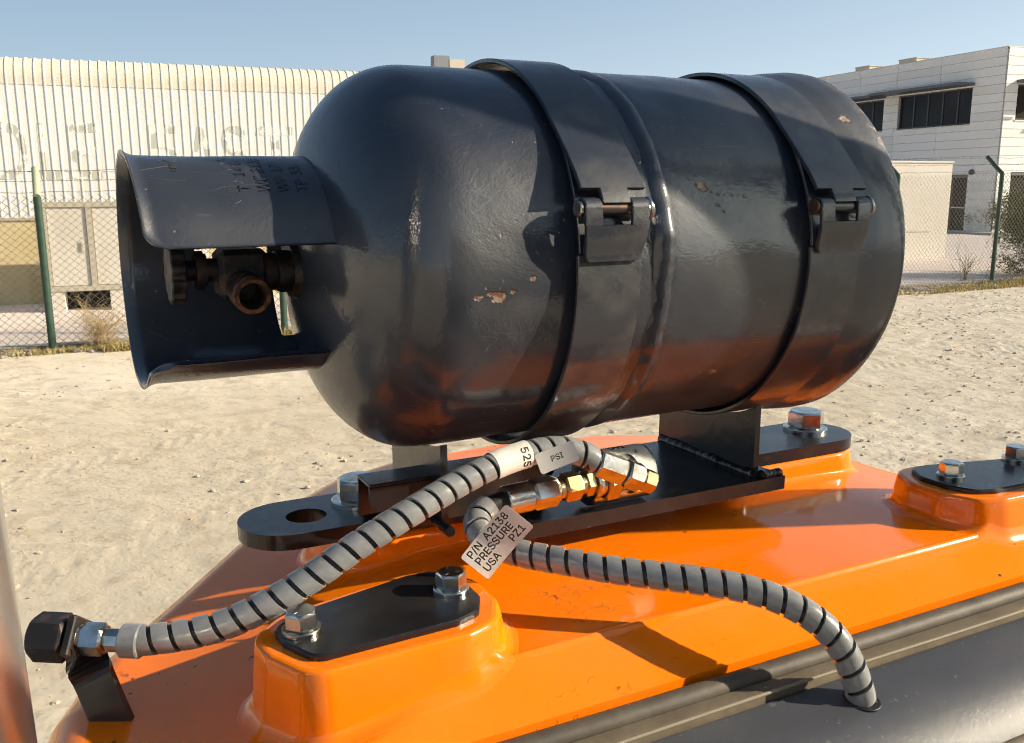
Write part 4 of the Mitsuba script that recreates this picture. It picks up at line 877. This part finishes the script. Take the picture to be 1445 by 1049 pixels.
# ------------------------------------------------------------------ bracket at the left end of hose A
HB_ = "hose_bracket"
tag(HB_, "black flat bar bracket with a big hex fitting holding the left hose end", "bracket")
oC = eA + dA * .028
b0, b1 = np.array([-.3107, -.1152, -.2775]), oC + dA * .0035; ax = b1 - b0; L = np.linalg.norm(ax); ez = ax / L
ey = -(dA - ez * (dA @ ez)); ey /= np.linalg.norm(ey)
tw = np.array([-.45, -.86, .12]); tw -= ez * (tw @ ez); tw /= np.linalg.norm(tw)                       # the bar twists towards the seat lower down
rows = []
for u in np.linspace(0, 1, 24):
    k = sst(.62, .95, u); n_ = tw * (1 - k) + ey * k; n_ /= np.linalg.norm(n_); w_ = np.cross(n_, ez); c = b0 + ax * (u * 1.2 - .2)
    rows.append([c + w_ * sx_ * .0125 + n_ * sy_ * .0026 for sx_, sy_ in ((-1, -1), (1, -1), (1, 1), (-1, 1))])
V = np.array(rows).reshape(-1, 3); f = grid_faces(24, 4, cv=True)
put(HB_ + "__bar", tri(V, np.vstack([f, [[0, 1, 2], [0, 2, 3], [92, 94, 93], [92, 95, 94]]])), "plate_paint", False)
put(HB_ + "__thread", along(lathe([(0.0078 + .0007 * (k % 2), k * .0006) for k in range(10)], 24), oC, dA, -.0035), "zinc", 40)
M_ = np.eye(4); w_ = np.cross(ez, dA); M_[:3, 0], M_[:3, 1], M_[:3, 2] = w_, ez - dA * (ez @ dA), dA
sq = box(-.0135, .0135, -.0135, .0135, 0, .005, .0009); sq.apply_transform(trimesh.transformations.rotation_matrix(.55, [0, 0, 1])); sq.apply_transform(M_); sq.apply_translation(oC + dA * .0008)
put(HB_ + "__eye_plate", sq, "valve_black", False)
put(HB_ + "__hex_cap", along(hexnut(.0265, .022, .08), oC, dA, .0075), "valve_black", False)

# ------------------------------------------------------------------ engine hood and its rubber seal
hx0, hx1 = -.36, .66
def strip(path, x0=hx0, x1=hx1, nx=60, wob=0.0, seed=0):
    X = np.linspace(x0, x1, nx); P = np.array(path, float); g_ = meshkit.noise(np.stack([X * 7, X * 0, X * 0], -1), seed) - .5
    V = np.array([[(x, y + wob * w, z + wob * w * .5) for y, z in P] for x, w in zip(X, g_)]).reshape(-1, 3)
    return tri(V, grid_faces(nx, len(P)))
tag("engine_hood", "dark grey dusty engine hood in the lower right with a hose hole and rubber seal", "engine hood")
hy = [(-.2755, -.2850), (-.2775, -.2800), (-.284, -.2806), (-.294, -.2816), (-.302, -.2822), (-.313, -.2840), (-.326, -.2888), (-.339, -.2972), (-.351, -.3095), (-.361, -.326), (-.367, -.345), (-.37, -.60)]
HP = np.array(hy); Ld = np.r_[0, np.cumsum(np.linalg.norm(np.diff(HP, axis=0), axis=1))]
from scipy.interpolate import PchipInterpolator
tt = np.r_[np.linspace(0, Ld[-2], 60), Ld[-1]]; HPs = np.stack([PchipInterpolator(Ld, HP[:, k])(tt) for k in range(2)], 1)
put("engine_hood__shell", strip(HPs, nx=40), "hood_paint", 50)
semi = [( -.2542 - .0075 * math.cos(a), -.2746 + .0075 * math.sin(a)) for a in np.linspace(-.6, math.pi + .6, 22)]
put("engine_hood__seal", strip(semi[::-1] if False else semi, nx=200, wob=.0012, seed=3), "seal_dark", 50)
put("engine_hood__seal_lip", strip([(-.2607, -.284), (-.2617, -.2753), (-.2632, -.2743), (-.2732, -.2735), (-.2747, -.2743), (-.2752, -.284)], nx=200, wob=.0012, seed=5), "seal_rubber", 50)
put("engine_hood__seal_bead", tube([(x, -.2762 + .0008 * math.sin(x * 15), -.2742) for x in np.linspace(hx0, hx1, 120)], .0012, 8), "seal_pale", 50)
gr = [( .1380 + .0112 * math.cos(q), -.3008 + .0122 * math.sin(q), -.2822 + .06 * -.0150 * -math.sin(q)) for q in np.linspace(0, 2 * np.pi, 49)]
put("engine_hood__grommet", tube(gr, .0008, 8, False), "hose_rubber", 60)
put("engine_hood__hole", tri([(.1384, -.301, -.2818)] + [(a, b, c + .0007) for a, b, c in gr[:-1]], [[0, 1 + k, 1 + (k + 1) % 48] for k in range(48)]), "hose_rubber", False)
put("engine_hood__edge_trim", cat(*[tube([(x, -.3535, -.3135) for x in np.linspace(.10, hx1, 40)], .0055, 10)]), "seal_rubber", 50)

# ------------------------------------------------------------------ overhead guard: pillars lean forward as they rise
OG = "overhead_guard"
tag(OG, "grey metal overhead guard pillar of the forklift at the left picture edge", "overhead guard")
for k, x in enumerate((-.3945, 2 * XC + .3945)):
    put(OG + "__pillar" + ("_001" if k else ""), tube([(x, -.2486 - .29 * (z + .24), z) for z in np.linspace(-.75, 1.25, 12)], .0475, 48), "pillar_paint", 50)
for k, x in enumerate((-.3945, 2 * XC + .3945)):
    put(num(OG + "__front_pillar"), tube([(x, -2.05, -.3), (x, -1.95, 1.25)], .04, 24), "plate_paint", 50)
for k in range(6): put(num(OG + "__roof_bar"), box(-.36 + k * .2, -.32 + k * .2, -2.02, -.72, 1.18, 1.255, .006), "plate_paint", 30)
put(OG + "__crossbar", tube([(-.3945, -.2486 - .29 * 1.49, 1.25), (2 * XC + .3945, -.2486 - .29 * 1.49, 1.25)], .035, 24), "pillar_paint", 50)
